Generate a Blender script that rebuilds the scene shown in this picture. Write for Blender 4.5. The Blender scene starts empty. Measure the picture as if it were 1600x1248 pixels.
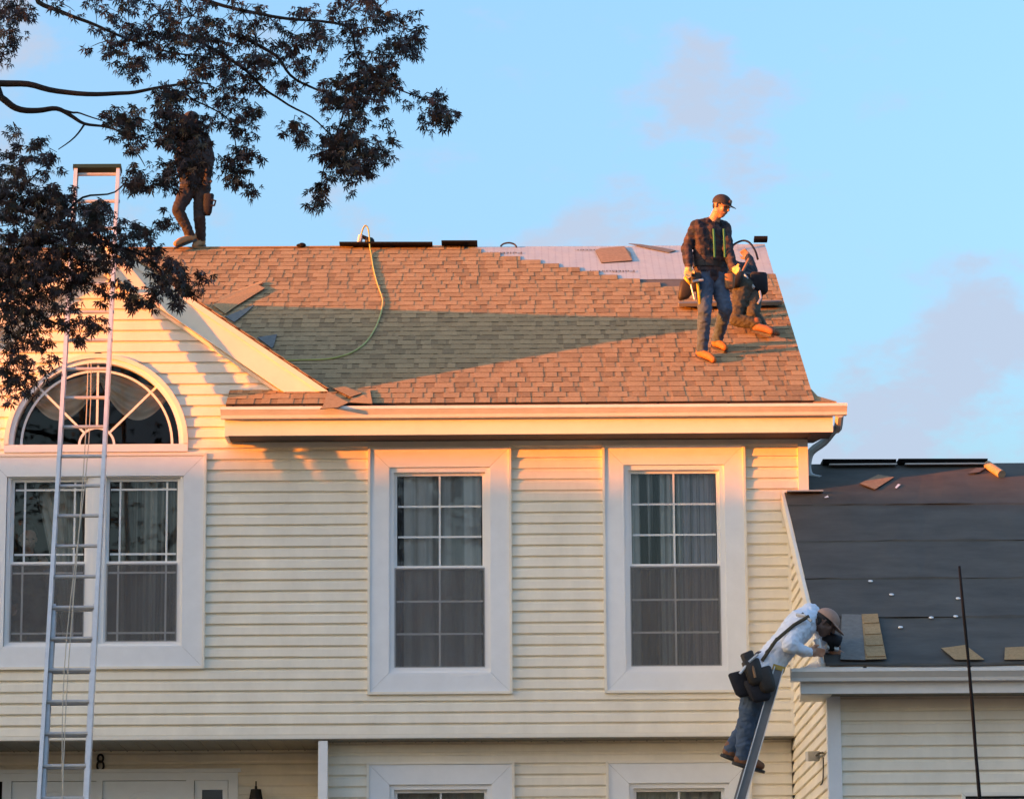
import bpy, math, random
import numpy as np
from mathutils import Vector, Matrix, noise as mnoise
random.seed(7)
scene = bpy.context.scene
COL = scene.collection

# ------------------------------------------------------------------ camera
D = 31.0; EYE = 0.3; FPX = 5200.0
PITCH = math.atan((1655 - 624) / FPX); ROLL = math.radians(0.35)
cam_data = bpy.data.cameras.new('camera'); cam = bpy.data.objects.new('camera', cam_data); COL.objects.link(cam)
cam_data.sensor_width = 36.0; cam_data.sensor_fit = 'HORIZONTAL'; cam_data.lens = FPX / 1600 * 36
cam_data.clip_start = 0.1; cam_data.clip_end = 6000
cp, sp_ = math.cos(PITCH), math.sin(PITCH); cr, sr = math.cos(ROLL), math.sin(ROLL)
_r = np.array([1., 0, 0]); _u = np.array([0, -sp_, cp]); FW = np.array([0, cp, sp_])
RT = _r * cr - _u * sr; UP = _u * cr + _r * sr
CAM = np.array([0., -D, EYE])
cam.matrix_world = Matrix(((RT[0], UP[0], -FW[0], CAM[0]), (RT[1], UP[1], -FW[1], CAM[1]), (RT[2], UP[2], -FW[2], CAM[2]), (0, 0, 0, 1)))
scene.camera = cam

# ------------------------------------------------------------------ light
SUN = Vector((-2.8, -1.0, 0.185)).normalized()          # towards the sun
EL = math.asin(SUN.z); AZ = math.atan2(SUN.x, SUN.y)
world = bpy.data.worlds.new('World'); scene.world = world; world.use_nodes = True
wn = world.node_tree; wn.nodes.clear()
def WN(t, **k):
    n = wn.nodes.new(t)
    for a, b in k.items(): setattr(n, a, b)
    return n
wl = wn.links.new
sky = WN('ShaderNodeTexSky', sky_type='NISHITA', sun_disc=False); sky.sun_elevation = EL; sky.sun_rotation = AZ
sky.air_density = 1.0; sky.dust_density = 6; sky.ozone_density = 2.3; sky.altitude = 100
tint = WN('ShaderNodeMix', data_type='RGBA', blend_type='MULTIPLY'); tint.inputs[0].default_value = 1.0
tint.inputs[7].default_value = (0.95, 0.97, 1.0, 1)
wl(sky.outputs[0], tint.inputs[6])
tc = WN('ShaderNodeTexCoord'); mp = WN('ShaderNodeMapping'); mp.inputs['Location'].default_value = (3, 0, 0); mp.inputs['Scale'].default_value = (1.0, 1.0, 1.7)
wl(tc.outputs['Generated'], mp.inputs[0])
cn = WN('ShaderNodeTexNoise'); cn.inputs['Scale'].default_value = 26.0; cn.inputs['Detail'].default_value = 7.0; cn.inputs['Roughness'].default_value = 0.58
wl(mp.outputs[0], cn.inputs['Vector'])
cn2 = WN('ShaderNodeTexNoise'); cn2.inputs['Scale'].default_value = 8.0; cn2.inputs['Detail'].default_value = 2.0
wl(mp.outputs[0], cn2.inputs['Vector'])
ml = WN('ShaderNodeMath', operation='MULTIPLY'); wl(cn.outputs['Fac'], ml.inputs[0]); wl(cn2.outputs['Fac'], ml.inputs[1])
cr_ = WN('ShaderNodeMapRange', interpolation_type='SMOOTHSTEP'); cr_.inputs['From Min'].default_value = 0.255; cr_.inputs['From Max'].default_value = 0.375
cr_.inputs['To Max'].default_value = 0.92
wl(ml.outputs[0], cr_.inputs['Value'])
cmix = WN('ShaderNodeMix', data_type='RGBA'); wl(cr_.outputs[0], cmix.inputs[0]); wl(tint.outputs[2], cmix.inputs[6])
cmix.inputs[7].default_value = (0.455, 0.535, 0.68, 1)
bg = WN('ShaderNodeBackground'); bg.inputs[1].default_value = 0.15
wl(cmix.outputs[2], bg.inputs[0])
wo = WN('ShaderNodeOutputWorld'); wl(bg.outputs[0], wo.inputs[0])
sun_d = bpy.data.lights.new('sun', 'SUN'); sun = bpy.data.objects.new('sun', sun_d); COL.objects.link(sun)
sun_d.energy = 2.1; sun_d.angle = math.radians(0.53); sun_d.color = (1.0, 0.24, 0.004)
sun.rotation_euler = (-SUN).to_track_quat('-Z', 'Y').to_euler(); sun.location = (-30, -10, 20)
vs = scene.view_settings; vs.view_transform = 'Standard'; vs.look = 'None'; vs.gamma = 1.0; vs.use_curve_mapping = False
vs.exposure = 3.0
scene.render.engine = 'CYCLES'

# ------------------------------------------------------------------ helpers
def ray(px, py): return FW + (px - 800) / FPX * RT - (py - 624) / FPX * UP
def at(px, py, Y):
    d = ray(px, py); return CAM + (Y + D) / d[1] * d
def on(px, py, p0, n):
    d = ray(px, py); n = np.array(n, float); return CAM + np.dot(np.array(p0, float) - CAM, n) / np.dot(d, n) * d
MATS = {}
def mat(name, col, rough=0.7, var=0.0, vscale=8.0, bump=0.0, bscale=60.0, metal=0.0, stretch=(1, 1, 1), spec=0.4):
    m = bpy.data.materials.new(name); m.use_nodes = True; nt = m.node_tree; b = nt.nodes['Principled BSDF']
    b.inputs['Roughness'].default_value = rough; b.inputs['Metallic'].default_value = metal
    b.inputs['Specular IOR Level'].default_value = spec
    b.inputs['Base Color'].default_value = (*col, 1)
    L = nt.links.new
    if var or bump:
        t = nt.nodes.new('ShaderNodeTexCoord'); g = nt.nodes.new('ShaderNodeNewGeometry')
        mpg = nt.nodes.new('ShaderNodeMapping'); mpg.inputs['Scale'].default_value = stretch
        L(g.outputs['Position'], mpg.inputs[0])
    if var:
        n = nt.nodes.new('ShaderNodeTexNoise'); n.inputs['Scale'].default_value = vscale; n.inputs['Detail'].default_value = 6
        n.inputs['Roughness'].default_value = 0.65
        L(mpg.outputs[0], n.inputs['Vector'])
        r = nt.nodes.new('ShaderNodeMapRange'); r.inputs['From Min'].default_value = 0.28; r.inputs['From Max'].default_value = 0.72
        r.inputs['To Min'].default_value = 1 - var; r.inputs['To Max'].default_value = 1 + var
        L(n.outputs['Fac'], r.inputs['Value'])
        x = nt.nodes.new('ShaderNodeMix'); x.data_type = 'RGBA'; x.blend_type = 'MULTIPLY'; x.inputs[0].default_value = 1
        x.inputs[6].default_value = (*col, 1); L(r.outputs[0], x.inputs[7]); L(x.outputs[2], b.inputs['Base Color'])
    if bump:
        n2 = nt.nodes.new('ShaderNodeTexNoise'); n2.inputs['Scale'].default_value = bscale; n2.inputs['Detail'].default_value = 4
        L(mpg.outputs[0], n2.inputs['Vector'])
        bp = nt.nodes.new('ShaderNodeBump'); bp.inputs['Strength'].default_value = bump; bp.inputs['Distance'].default_value = 0.01
        L(n2.outputs['Fac'], bp.inputs['Height']); L(bp.outputs[0], b.inputs['Normal'])
    MATS[name] = m; return m

def offset(o):
    v = Vector((0, 0, 0))
    while o is not None: v += o.location; o = o.parent
    return v
class MB:
    def __init__(s): s.v = []; s.f = []; s.m = []
    def add(s, vs, fs, m=0):
        k = len(s.v); s.v += [tuple(float(c) for c in p) for p in vs]
        for f in fs: s.f.append(tuple(i + k for i in f)); s.m.append(m)
    def box(s, x0, x1, y0, y1, z0, z1, m=0):
        s.add([(x0, y0, z0), (x1, y0, z0), (x1, y1, z0), (x0, y1, z0), (x0, y0, z1), (x1, y0, z1), (x1, y1, z1), (x0, y1, z1)],
              [(0, 3, 2, 1), (4, 5, 6, 7), (0, 1, 5, 4), (1, 2, 6, 5), (2, 3, 7, 6), (3, 0, 4, 7)], m)
    def hexa(s, p, m=0):   # 8 corner points, bottom ring then top ring
        s.add(p, [(0, 3, 2, 1), (4, 5, 6, 7), (0, 1, 5, 4), (1, 2, 6, 5), (2, 3, 7, 6), (3, 0, 4, 7)], m)
    def obox(s, c, ax, ay, az, m=0):   # oriented box: centre and three half-axis vectors
        c = Vector(c); ax = Vector(ax); ay = Vector(ay); az = Vector(az)
        s.hexa([c - ax - ay - az, c + ax - ay - az, c + ax + ay - az, c - ax + ay - az, c - ax - ay + az, c + ax - ay + az, c + ax + ay + az, c - ax + ay + az], m)
    def prism_x(s, prof, xa, xb, m=0):   # profile [(y,z)] extruded between x functions/values
        n = len(prof); A = [(xa(z) if callable(xa) else xa, y, z) for y, z in prof]; B = [(xb(z) if callable(xb) else xb, y, z) for y, z in prof]
        s.add(A + B, [tuple(range(n - 1, -1, -1)), tuple(range(n, 2 * n))] + [(i, (i + 1) % n, n + (i + 1) % n, n + i) for i in range(n)], m)
    def tube(s, pts, r, k=8, m=0, cap=True, flat=None):
        pts = [Vector(p) for p in pts]; n = len(pts); rs = r if isinstance(r, (list, tuple)) else [r] * n
        ref = None; V = []
        for i, p in enumerate(pts):
            t = (pts[min(i + 1, n - 1)] - pts[max(i - 1, 0)]).normalized()
            if ref is None: ref = Vector((0, 0, 1)) if abs(t.z) < 0.9 else Vector((1, 0, 0))
            a = (ref - t * ref.dot(t))
            if a.length < 1e-6: a = t.orthogonal()
            a.normalize(); ref = a; b = t.cross(a)
            for j in range(k):
                an = 2 * math.pi * (j + 0.5) / k; V.append(p + (a * math.cos(an) + b * math.sin(an)) * rs[i])
        F = [(i * k + j, i * k + (j + 1) % k, (i + 1) * k + (j + 1) % k, (i + 1) * k + j) for i in range(n - 1) for j in range(k)]
        if cap: F += [tuple(range(k - 1, -1, -1)), tuple(range((n - 1) * k, n * k))]
        s.add(V, F, m)
    def ellipsoid(s, c, ax, ay, az, nu=12, nv=8, m=0, v0=0.0, v1=1.0):
        c = Vector(c); ax = Vector(ax); ay = Vector(ay); az = Vector(az); V = []
        for i in range(nv + 1):
            ph = math.pi * (v0 + (v1 - v0) * i / nv)
            for j in range(nu):
                th = 2 * math.pi * j / nu
                V.append(c + ax * math.sin(ph) * math.cos(th) + ay * math.sin(ph) * math.sin(th) + az * math.cos(ph))
        s.add(V, [(i * nu + j, (i + 1) * nu + j, (i + 1) * nu + (j + 1) % nu, i * nu + (j + 1) % nu) for i in range(nv) for j in range(nu)], m)
    def mesh(s, name, mats, smooth=False, off=Vector((0, 0, 0))):
        me = bpy.data.meshes.new(name)
        me.from_pydata([(a - off.x, b - off.y, c - off.z) for a, b, c in s.v], [], s.f)
        for mm in (mats if isinstance(mats, (list, tuple)) else [mats]): me.materials.append(MATS[mm] if isinstance(mm, str) else mm)
        me.polygons.foreach_set('material_index', s.m)
        if smooth: me.polygons.foreach_set('use_smooth', [True] * len(me.polygons))
        me.update(); return me
    def build(s, name, mats, parent=None, smooth=False, loc=None, **tags):
        off = offset(parent) if parent else Vector(loc or (0, 0, 0))
        o = bpy.data.objects.new(name, s.mesh(name, mats, smooth, off)); COL.objects.link(o)
        if parent: o.parent = parent
        elif loc: o.location = loc
        return tag(o, **tags)
def smooth_path(p, k=4):
    p = [Vector(q) for q in p]; out = []
    for i in range(len(p) - 1):
        a, b_, c, d = p[max(i - 1, 0)], p[i], p[i + 1], p[min(i + 2, len(p) - 1)]
        for j in range(k):
            t = j / k; out.append(.5 * ((2 * b_) + (c - a) * t + (2 * a - 5 * b_ + 4 * c - d) * t * t + (3 * b_ - a - 3 * c + d) * t ** 3))
    return out + [p[-1]]
def tag(o, label=None, cat=None, group=None, kind=None):
    if label: o['label'] = label
    if cat: o['category'] = cat
    if group: o['group'] = group
    if kind: o['kind'] = kind
    return o
def empty(name, loc=(0, 0, 0), **t):
    o = bpy.data.objects.new(name, None); COL.objects.link(o); o.location = loc; o.empty_display_size = 0.2
    return tag(o, **t)
def box(name, mats, parent, *a, **k):
    b = MB(); b.box(*a); return b.build(name, mats, parent, **k)

# ------------------------------------------------------------------ materials
mat('siding', (0.85, 0.785, 0.65), 0.55, 0.085, 2.2, 0.10, 18.0, stretch=(1.6, 1, .8))
mat('trim', (0.81, 0.83, 0.845), 0.5, 0.04, 5.0)
mat('trim_cream', (0.83, 0.78, 0.67), 0.5, 0.04, 5.0)
mat('fascia', (0.80, 0.735, 0.60), 0.45, 0.05, 4.0)
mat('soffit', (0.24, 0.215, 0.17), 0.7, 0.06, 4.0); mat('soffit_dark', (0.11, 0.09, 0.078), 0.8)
mat('downspout', (0.42, 0.43, 0.42), 0.4)
mat('gutter', (0.74, 0.73, 0.70), 0.35, 0.06, 6.0)
mat('vinyl', (0.84, 0.84, 0.83), 0.4)
mat('muntin', (0.74, 0.75, 0.74), 0.4)
for i, c in enumerate([(0.375, 0.248, 0.126), (0.330, 0.218, 0.110), (0.405, 0.270, 0.138), (0.285, 0.187, 0.096)]):
    mat('shingle_%d' % i, c, 0.92, 0.22, 38.0, 0.4, 190.0, spec=0.12)
mat('shingle_edge', (0.045, 0.03, 0.022), 0.95)
mat('shingle_band', (0.115, 0.085, 0.068), 0.95, 0.2, 60.0, 0.3, 160.0, spec=0.1)
mat('shingle_back', (0.16, 0.155, 0.14), 0.9, 0.2, 20.0)
mat('felt', (0.070, 0.066, 0.056), 0.8, 0.28, 4.0, 0.8, 5.0, stretch=(.5, 1, 1))
mat('felt_brown', (0.12, 0.105, 0.09), 0.9, 0.15, 20.0)
mat('black', (0.009, 0.009, 0.010), 0.7, spec=0.15)
mat('deck', (0.25, 0.18, 0.11), 0.9, 0.2, 6.0)
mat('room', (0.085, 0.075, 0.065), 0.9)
mat('ceiling', (0.30, 0.29, 0.27), 0.9)
mat('curtain', (0.66, 0.62, 0.55), 0.9, 0.08, 12.0, stretch=(6, 1, 0.3))
mat('curtain_dark', (0.10, 0.10, 0.115), 0.9, 0.15, 20.0)
mat('sheer', (0.66, 0.67, 0.66), 0.9, 0.1, 10.0, stretch=(8, 1, 0.3))
def fold_shaded(name, a, b_, sc):  # dark and light vertical streaks paint the shade of the curtain folds
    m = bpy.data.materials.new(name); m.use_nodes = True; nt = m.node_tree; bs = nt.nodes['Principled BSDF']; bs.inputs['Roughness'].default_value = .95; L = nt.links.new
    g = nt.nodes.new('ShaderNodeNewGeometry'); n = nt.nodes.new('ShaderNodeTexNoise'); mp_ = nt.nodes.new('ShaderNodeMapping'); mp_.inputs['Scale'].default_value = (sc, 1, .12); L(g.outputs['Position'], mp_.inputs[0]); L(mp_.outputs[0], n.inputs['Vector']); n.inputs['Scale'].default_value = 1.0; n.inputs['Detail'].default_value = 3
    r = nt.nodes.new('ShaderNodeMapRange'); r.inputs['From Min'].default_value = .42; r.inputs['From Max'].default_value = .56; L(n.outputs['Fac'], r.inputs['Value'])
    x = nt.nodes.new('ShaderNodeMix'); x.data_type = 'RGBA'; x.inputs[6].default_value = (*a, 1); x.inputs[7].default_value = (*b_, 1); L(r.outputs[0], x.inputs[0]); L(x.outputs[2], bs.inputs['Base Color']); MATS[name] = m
fold_shaded('fold_shaded_sheer', (.42, .43, .42), (.86, .87, .85), 9.0); fold_shaded('fold_shaded_beige', (.16, .15, .13), (.70, .66, .58), 13.0)
fold_shaded('fold_shaded_grey', (.03, .033, .036), (.80, .82, .80), 16.0); fold_shaded('fold_shaded_mauve', (.02, .02, .028), (.66, .62, .66), 20.0)
mat('swag', (0.66, 0.53, 0.37), 0.8, 0.1, 10.0)
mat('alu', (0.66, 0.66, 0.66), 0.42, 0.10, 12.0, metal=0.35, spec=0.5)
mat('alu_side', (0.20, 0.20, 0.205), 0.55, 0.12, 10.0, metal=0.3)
mat('alu_dull', (0.50, 0.50, 0.50), 0.5, 0.1, 12.0, metal=0.35)
mat('green_pad', (0.008, 0.035, 0.028), 0.7)
mat('yellow', (0.62, 0.42, 0.04), 0.5); mat('yellow_worn', (0.36, 0.25, 0.05), 0.6, 0.2, 30.0)
mat('rope', (0.5, 0.46, 0.38), 0.9)
mat('scrap', (0.30, 0.20, 0.12), 0.9, 0.25, 30.0)
mat('wood', (0.34, 0.25, 0.16), 0.8, 0.2, 20.0, stretch=(0.2, 1, 1))
mat('plank', (0.16, 0.145, 0.12), 0.85, 0.2, 14.0, 0.2, 30.0, stretch=(0.2, 1, 1))
mat('hose', (0.42, 0.40, 0.10), 0.5)
mat('nail_cap', (0.8, 0.8, 0.78), 0.5)
mat('iron', (0.02, 0.018, 0.016), 0.5, metal=0.5)
mat('lamp_glass', (0.30, 0.31, 0.30), 0.15)
mat('cam_grey', (0.50, 0.49, 0.46), 0.5)
mat('flash', (0.52, 0.48, 0.44), 0.4, metal=0.3)
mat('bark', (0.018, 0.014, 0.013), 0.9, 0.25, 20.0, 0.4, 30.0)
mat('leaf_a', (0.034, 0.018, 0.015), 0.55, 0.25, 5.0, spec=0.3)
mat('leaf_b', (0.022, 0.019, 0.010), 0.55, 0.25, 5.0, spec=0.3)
mat('leaf_green', (0.06, 0.08, 0.025), 0.6, 0.3, 3.0)
mat('grass', (0.16, 0.135, 0.075), 0.95, 0.3, 0.8, 0.4, 30.0)
mat('asphalt', (0.12, 0.118, 0.112), 0.9, 0.15, 8.0, 0.2, 80.0)
mat('brick_far', (0.30, 0.17, 0.12), 0.9, 0.15, 4.0)
# people
mat('skin', (0.46, 0.24, 0.15), 0.55, 0.08, 20.0)
mat('skin_pale', (0.52, 0.33, 0.25), 0.55); mat('skin_dark', (0.13, 0.075, 0.055), 0.55)
mat('jeans', (0.062, 0.095, 0.15), 0.9, 0.35, 9.0, 0.5, 26.0)
mat('olive', (0.062, 0.056, 0.040), 0.9, 0.25, 9.0, 0.5, 26.0)
mat('dark_cloth', (0.016, 0.017, 0.024), 0.9, 0.25, 9.0, 0.5, 26.0)
mat('brown_cloth', (0.035, 0.027, 0.025), 0.9, 0.3, 9.0, 0.5, 26.0)
mat('hoodie', (0.70, 0.74, 0.82), 0.9, 0.06, 9.0, 0.7, 18.0)
mat('boot', (0.36, 0.135, 0.032), 0.75, 0.15, 15.0)
mat('boot_tan', (0.36, 0.19, 0.08), 0.75, 0.2, 15.0)
mat('boot_brown', (0.22, 0.095, 0.045), 0.75, 0.15, 15.0)
mat('glove', (0.62, 0.42, 0.16), 0.8)
mat('leather', (0.03, 0.024, 0.02), 0.6, 0.3, 15.0)
mat('leather_tan', (0.26, 0.14, 0.07), 0.7)
mat('hiviz', (0.05, 0.19, 0.09), 0.8)
mat('hair', (0.012, 0.009, 0.008), 0.6)
mat('cap_dark', (0.035, 0.028, 0.026), 0.8)
mat('cap_tan', (0.38, 0.24, 0.18), 0.85, 0.1, 25.0)
mat('eye', (0.01, 0.008, 0.008), 0.3)
mat('lips', (0.30, 0.10, 0.08), 0.5)
mat('lavender', (0.36, 0.38, 0.52), 0.9)

def plaid():
    m = bpy.data.materials.new('plaid'); m.use_nodes = True; nt = m.node_tree; b = nt.nodes['Principled BSDF']; b.inputs['Roughness'].default_value = 0.9
    g = nt.nodes.new('ShaderNodeNewGeometry'); L = nt.links.new; fac = None
    for k, (ax, sc) in enumerate((('X', 30.0), ('Z', 30.0))):
        w = nt.nodes.new('ShaderNodeTexWave'); w.bands_direction = ax; w.inputs['Scale'].default_value = sc / 10; w.inputs['Distortion'].default_value = 1.2; w.inputs['Detail Scale'].default_value = 3.0
        L(g.outputs['Position'], w.inputs['Vector'])
        r = nt.nodes.new('ShaderNodeMapRange'); r.inputs['From Min'].default_value = 0.62; r.inputs['From Max'].default_value = 0.8; L(w.outputs['Fac'], r.inputs['Value'])
        if fac is None: fac = r
        else:
            a = nt.nodes.new('ShaderNodeMath'); a.operation = 'ADD'; L(fac.outputs[0], a.inputs[0]); L(r.outputs[0], a.inputs[1])
            h = nt.nodes.new('ShaderNodeMath'); h.operation = 'MULTIPLY'; h.inputs[1].default_value = 0.5; L(a.outputs[0], h.inputs[0])
            x = nt.nodes.new('ShaderNodeMix'); x.data_type = 'RGBA'; x.inputs[6].default_value = (0.014, 0.015, 0.024, 1); x.inputs[7].default_value = (0.078, 0.048, 0.044, 1)
            L(h.outputs[0], x.inputs[0]); L(x.outputs[2], b.inputs['Base Color'])
    n2 = nt.nodes.new('ShaderNodeTexNoise'); n2.inputs['Scale'].default_value = 24; L(g.outputs['Position'], n2.inputs['Vector'])
    bp = nt.nodes.new('ShaderNodeBump'); bp.inputs['Strength'].default_value = 0.5; bp.inputs['Distance'].default_value = 0.01; L(n2.outputs['Fac'], bp.inputs['Height']); L(bp.outputs[0], b.inputs['Normal'])
    MATS['plaid'] = m
plaid()
def glass(name, refl=1.0):
    m = bpy.data.materials.new(name); m.use_nodes = True; nt = m.node_tree; nt.nodes.remove(nt.nodes['Principled BSDF'])
    L = nt.links.new; o = nt.nodes['Material Output']
    f = nt.nodes.new('ShaderNodeFresnel'); f.inputs[0].default_value = 1.45
    g = nt.nodes.new('ShaderNodeBsdfGlossy'); g.inputs['Roughness'].default_value = 0.015
    t = nt.nodes.new('ShaderNodeBsdfTransparent'); t.inputs[0].default_value = (0.92, 0.915, 0.90, 1)
    ge = nt.nodes.new('ShaderNodeNewGeometry'); n = nt.nodes.new('ShaderNodeTexNoise'); n.inputs['Scale'].default_value = 1.6; n.inputs['Detail'].default_value = 1
    L(ge.outputs['Position'], n.inputs['Vector'])
    bp = nt.nodes.new('ShaderNodeBump'); bp.inputs['Strength'].default_value = 0.12; bp.inputs['Distance'].default_value = 0.02; L(n.outputs['Fac'], bp.inputs['Height']); L(bp.outputs[0], g.inputs['Normal'])
    x = nt.nodes.new('ShaderNodeMixShader'); L(f.outputs[0], x.inputs[0]); L(t.outputs[0], x.inputs[1]); L(g.outputs[0], x.inputs[2]); L(x.outputs[0], o.inputs[0])
    MATS[name] = m
glass('glass')
def screen_mat():
    m = bpy.data.materials.new('screen'); m.use_nodes = True; nt = m.node_tree; nt.nodes.remove(nt.nodes['Principled BSDF'])
    L = nt.links.new; o = nt.nodes['Material Output']
    d = nt.nodes.new('ShaderNodeBsdfDiffuse'); d.inputs[0].default_value = (0.20, 0.20, 0.205, 1)
    t = nt.nodes.new('ShaderNodeBsdfTransparent'); x = nt.nodes.new('ShaderNodeMixShader'); x.inputs[0].default_value = 0.30
    L(t.outputs[0], x.inputs[1]); L(d.outputs[0], x.inputs[2]); L(x.outputs[0], o.inputs[0]); MATS['screen'] = m
screen_mat()
def wrap_mat():   # white synthetic underlayment with thin printed dashes
    m = mat('wrap', (0.42, 0.45, 0.45), 0.6, 0.07, 6.0, 0.5, 7.0); nt = m.node_tree; L = nt.links.new; b = nt.nodes['Principled BSDF']
    src = b.inputs['Base Color'].links[0].from_socket
    g = nt.nodes.new('ShaderNodeNewGeometry'); w = nt.nodes.new('ShaderNodeTexWave'); w.bands_direction = 'X'; w.inputs['Scale'].default_value = 4.2; w.inputs['Distortion'].default_value = 0.0
    L(g.outputs['Position'], w.inputs['Vector'])
    w2 = nt.nodes.new('ShaderNodeTexWave'); w2.bands_direction = 'Y'; w2.inputs['Scale'].default_value = 5.0; L(g.outputs['Position'], w2.inputs['Vector'])
    r = nt.nodes.new('ShaderNodeMapRange'); r.inputs['From Min'].default_value = 0.88; r.inputs['From Max'].default_value = 0.95; r.inputs['To Max'].default_value = 0.45; L(w.outputs['Fac'], r.inputs['Value'])
    k = nt.nodes.new('ShaderNodeMath'); k.operation = 'MULTIPLY'; L(r.outputs[0], k.inputs[0]); L(w2.outputs['Fac'], k.inputs[1])
    x = nt.nodes.new('ShaderNodeMix'); x.data_type = 'RGBA'; L(k.outputs[0], x.inputs[0]); L(src, x.inputs[6]); x.inputs[7].default_value = (0.25, 0.24, 0.27, 1)
    L(x.outputs[2], b.inputs['Base Color'])
wrap_mat()

# ------------------------------------------------------------------ ground
def ground():
    ys = [-3000, -400, -120, -60, -34, -24, -18, -12, -6, 0, 20, 60, 300, 3000]; xs = [-3000, -400, -100, -40, -15, 0, 15, 40, 100, 400, 3000]
    def z(y): return 0.0 if y >= -12 else (-1.3 if y <= -24 else -1.3 * (-12 - y) / 12)
    b = MB(); b.add([(x, y, z(y)) for y in ys for x in xs], [(j * 11 + i, j * 11 + i + 1, (j + 1) * 11 + i + 1, (j + 1) * 11 + i) for j in range(13) for i in range(10)])
    b.build('ground', 'grass', kind='structure')
    r = MB(); r.add([(-300, -33, -1.296), (300, -33, -1.296), (300, -25, -1.296), (-300, -25, -1.296)], [(0, 1, 2, 3)]); r.build('road', 'asphalt', kind='structure')
    d = MB()
    for (y0, z0, y1, z1) in ((-3.35, .006, -12, .006), (-12, .006, -24, -1.294)):
        d.add([(3.2, y1, z1), (8.4, y1, z1), (8.4, y0, z0), (3.2, y0, z0)], [(0, 1, 2, 3)])
    d.build('driveway', 'asphalt', kind='structure')
ground()

# ------------------------------------------------------------------ the house
EXP = 0.1044
house = empty('house', (0, 0, 0), label='two-storey house in cream lap siding with its brown shingle roof half laid', cat='house')
jit = random.Random(19)
def board(parent, zb, xl, xr, Y=0.0, xlt=None, xrt=None, h=EXP, flip=False, m='siding', lift=0.0):
    xlt = xl if xlt is None else xlt; xrt = xr if xrt is None else xrt
    zb += jit.uniform(-.0018, .0018); lift += jit.uniform(-.0005, .0015)
    zt = zb + h + 0.008
    prof = [(Y + 0.012, zb), (Y - 0.0205 - lift, zb), (Y - 0.0225 - lift, zb + 0.006), (Y - 0.015 - lift, zb + 0.68 * h), (Y - 0.002, zb + 0.84 * h), (Y - 0.001, zt), (Y + 0.012, zt)]
    b = MB(); fl = lambda z: xl + (xlt - xl) * (z - zb) / (zt - zb); fr = lambda z: xr + (xrt - xr) * (z - zb) / (zt - zb)
    b.prism_x(prof, fl, fr); return b.build('siding_board', m, parent)
def side_board(parent, zb, ya, yb, X, ybt=None, h=EXP):
    ybt = yb if ybt is None else ybt; zt = zb + h + 0.008
    prof = [(X + 0.012, zb), (X - 0.0205, zb), (X - 0.0225, zb + 0.007), (X - 0.014, zb + 0.68 * h), (X - 0.002, zb + 0.84 * h), (X - 0.001, zt), (X + 0.012, zt)]
    n = len(prof); fe = lambda z: yb + (ybt - yb) * (z - zb) / (zt - zb)
    b = MB(); b.add([(x, ya, z) for x, z in prof] + [(x, fe(z), z) for x, z in prof],
        [tuple(range(n)), tuple(range(2 * n - 1, n - 1, -1))] + [(i, n + i, n + (i + 1) % n, (i + 1) % n) for i in range(n)])
    return b.build('siding_board', 'siding', parent)

# geometry constants
GAX, GAZ, GSL = -3.968, 8.061, 0.693            # gable apex and slope
YE, ZE, M = -0.42, 6.319, 0.53; TH = math.atan(M); CT, ST = math.cos(TH), math.sin(TH); SMAX = (4.9 - YE) / CT
XR, XL = 2.82, -7.2
W1 = (-4.969, -2.911, 3.921, 5.921); W2 = (-1.345, -0.034, 3.668, 5.975); W3 = (0.868, 2.179, 3.668, 5.985)
ARC = (-3.940, 6.035, 0.86)
ZB = 3.275; ZF = 6.045
gable_x = lambda z: (GAZ - 0.10 - z) / GSL       # half width of the gable wall at height z
def spans(z0, z1, lo, hi, holes):
    s = [(lo, hi)]
    for a, b, c, d in holes:
        if z1 <= c + 0.004 or z0 >= d - 0.004: continue
        n = []
        for p, q in s:
            if b <= p or a >= q: n.append((p, q)); continue
            if a > p: n.append((p, a))
            if b < q: n.append((b, q))
        s = n
    return [t for t in s if t[1] - t[0] > 0.02]
def fillers(parent, z0, z1, holes, Y=0.0):
    for a, b, c, d in holes:   # the cut courses just below and above an opening
        if z0 < c - 0.012 and z1 > c + 0.004: board(parent, z0, a, b, Y=Y, h=c - z0)
        if z0 < d - 0.004 and z1 > d + 0.012: board(parent, d, a, b, Y=Y, h=z1 - d)
upper = box('front_wall', 'trim_cream', house, -6.3, 2.78, 0.012, 0.03, ZB, ZB + 0.03)
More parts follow.
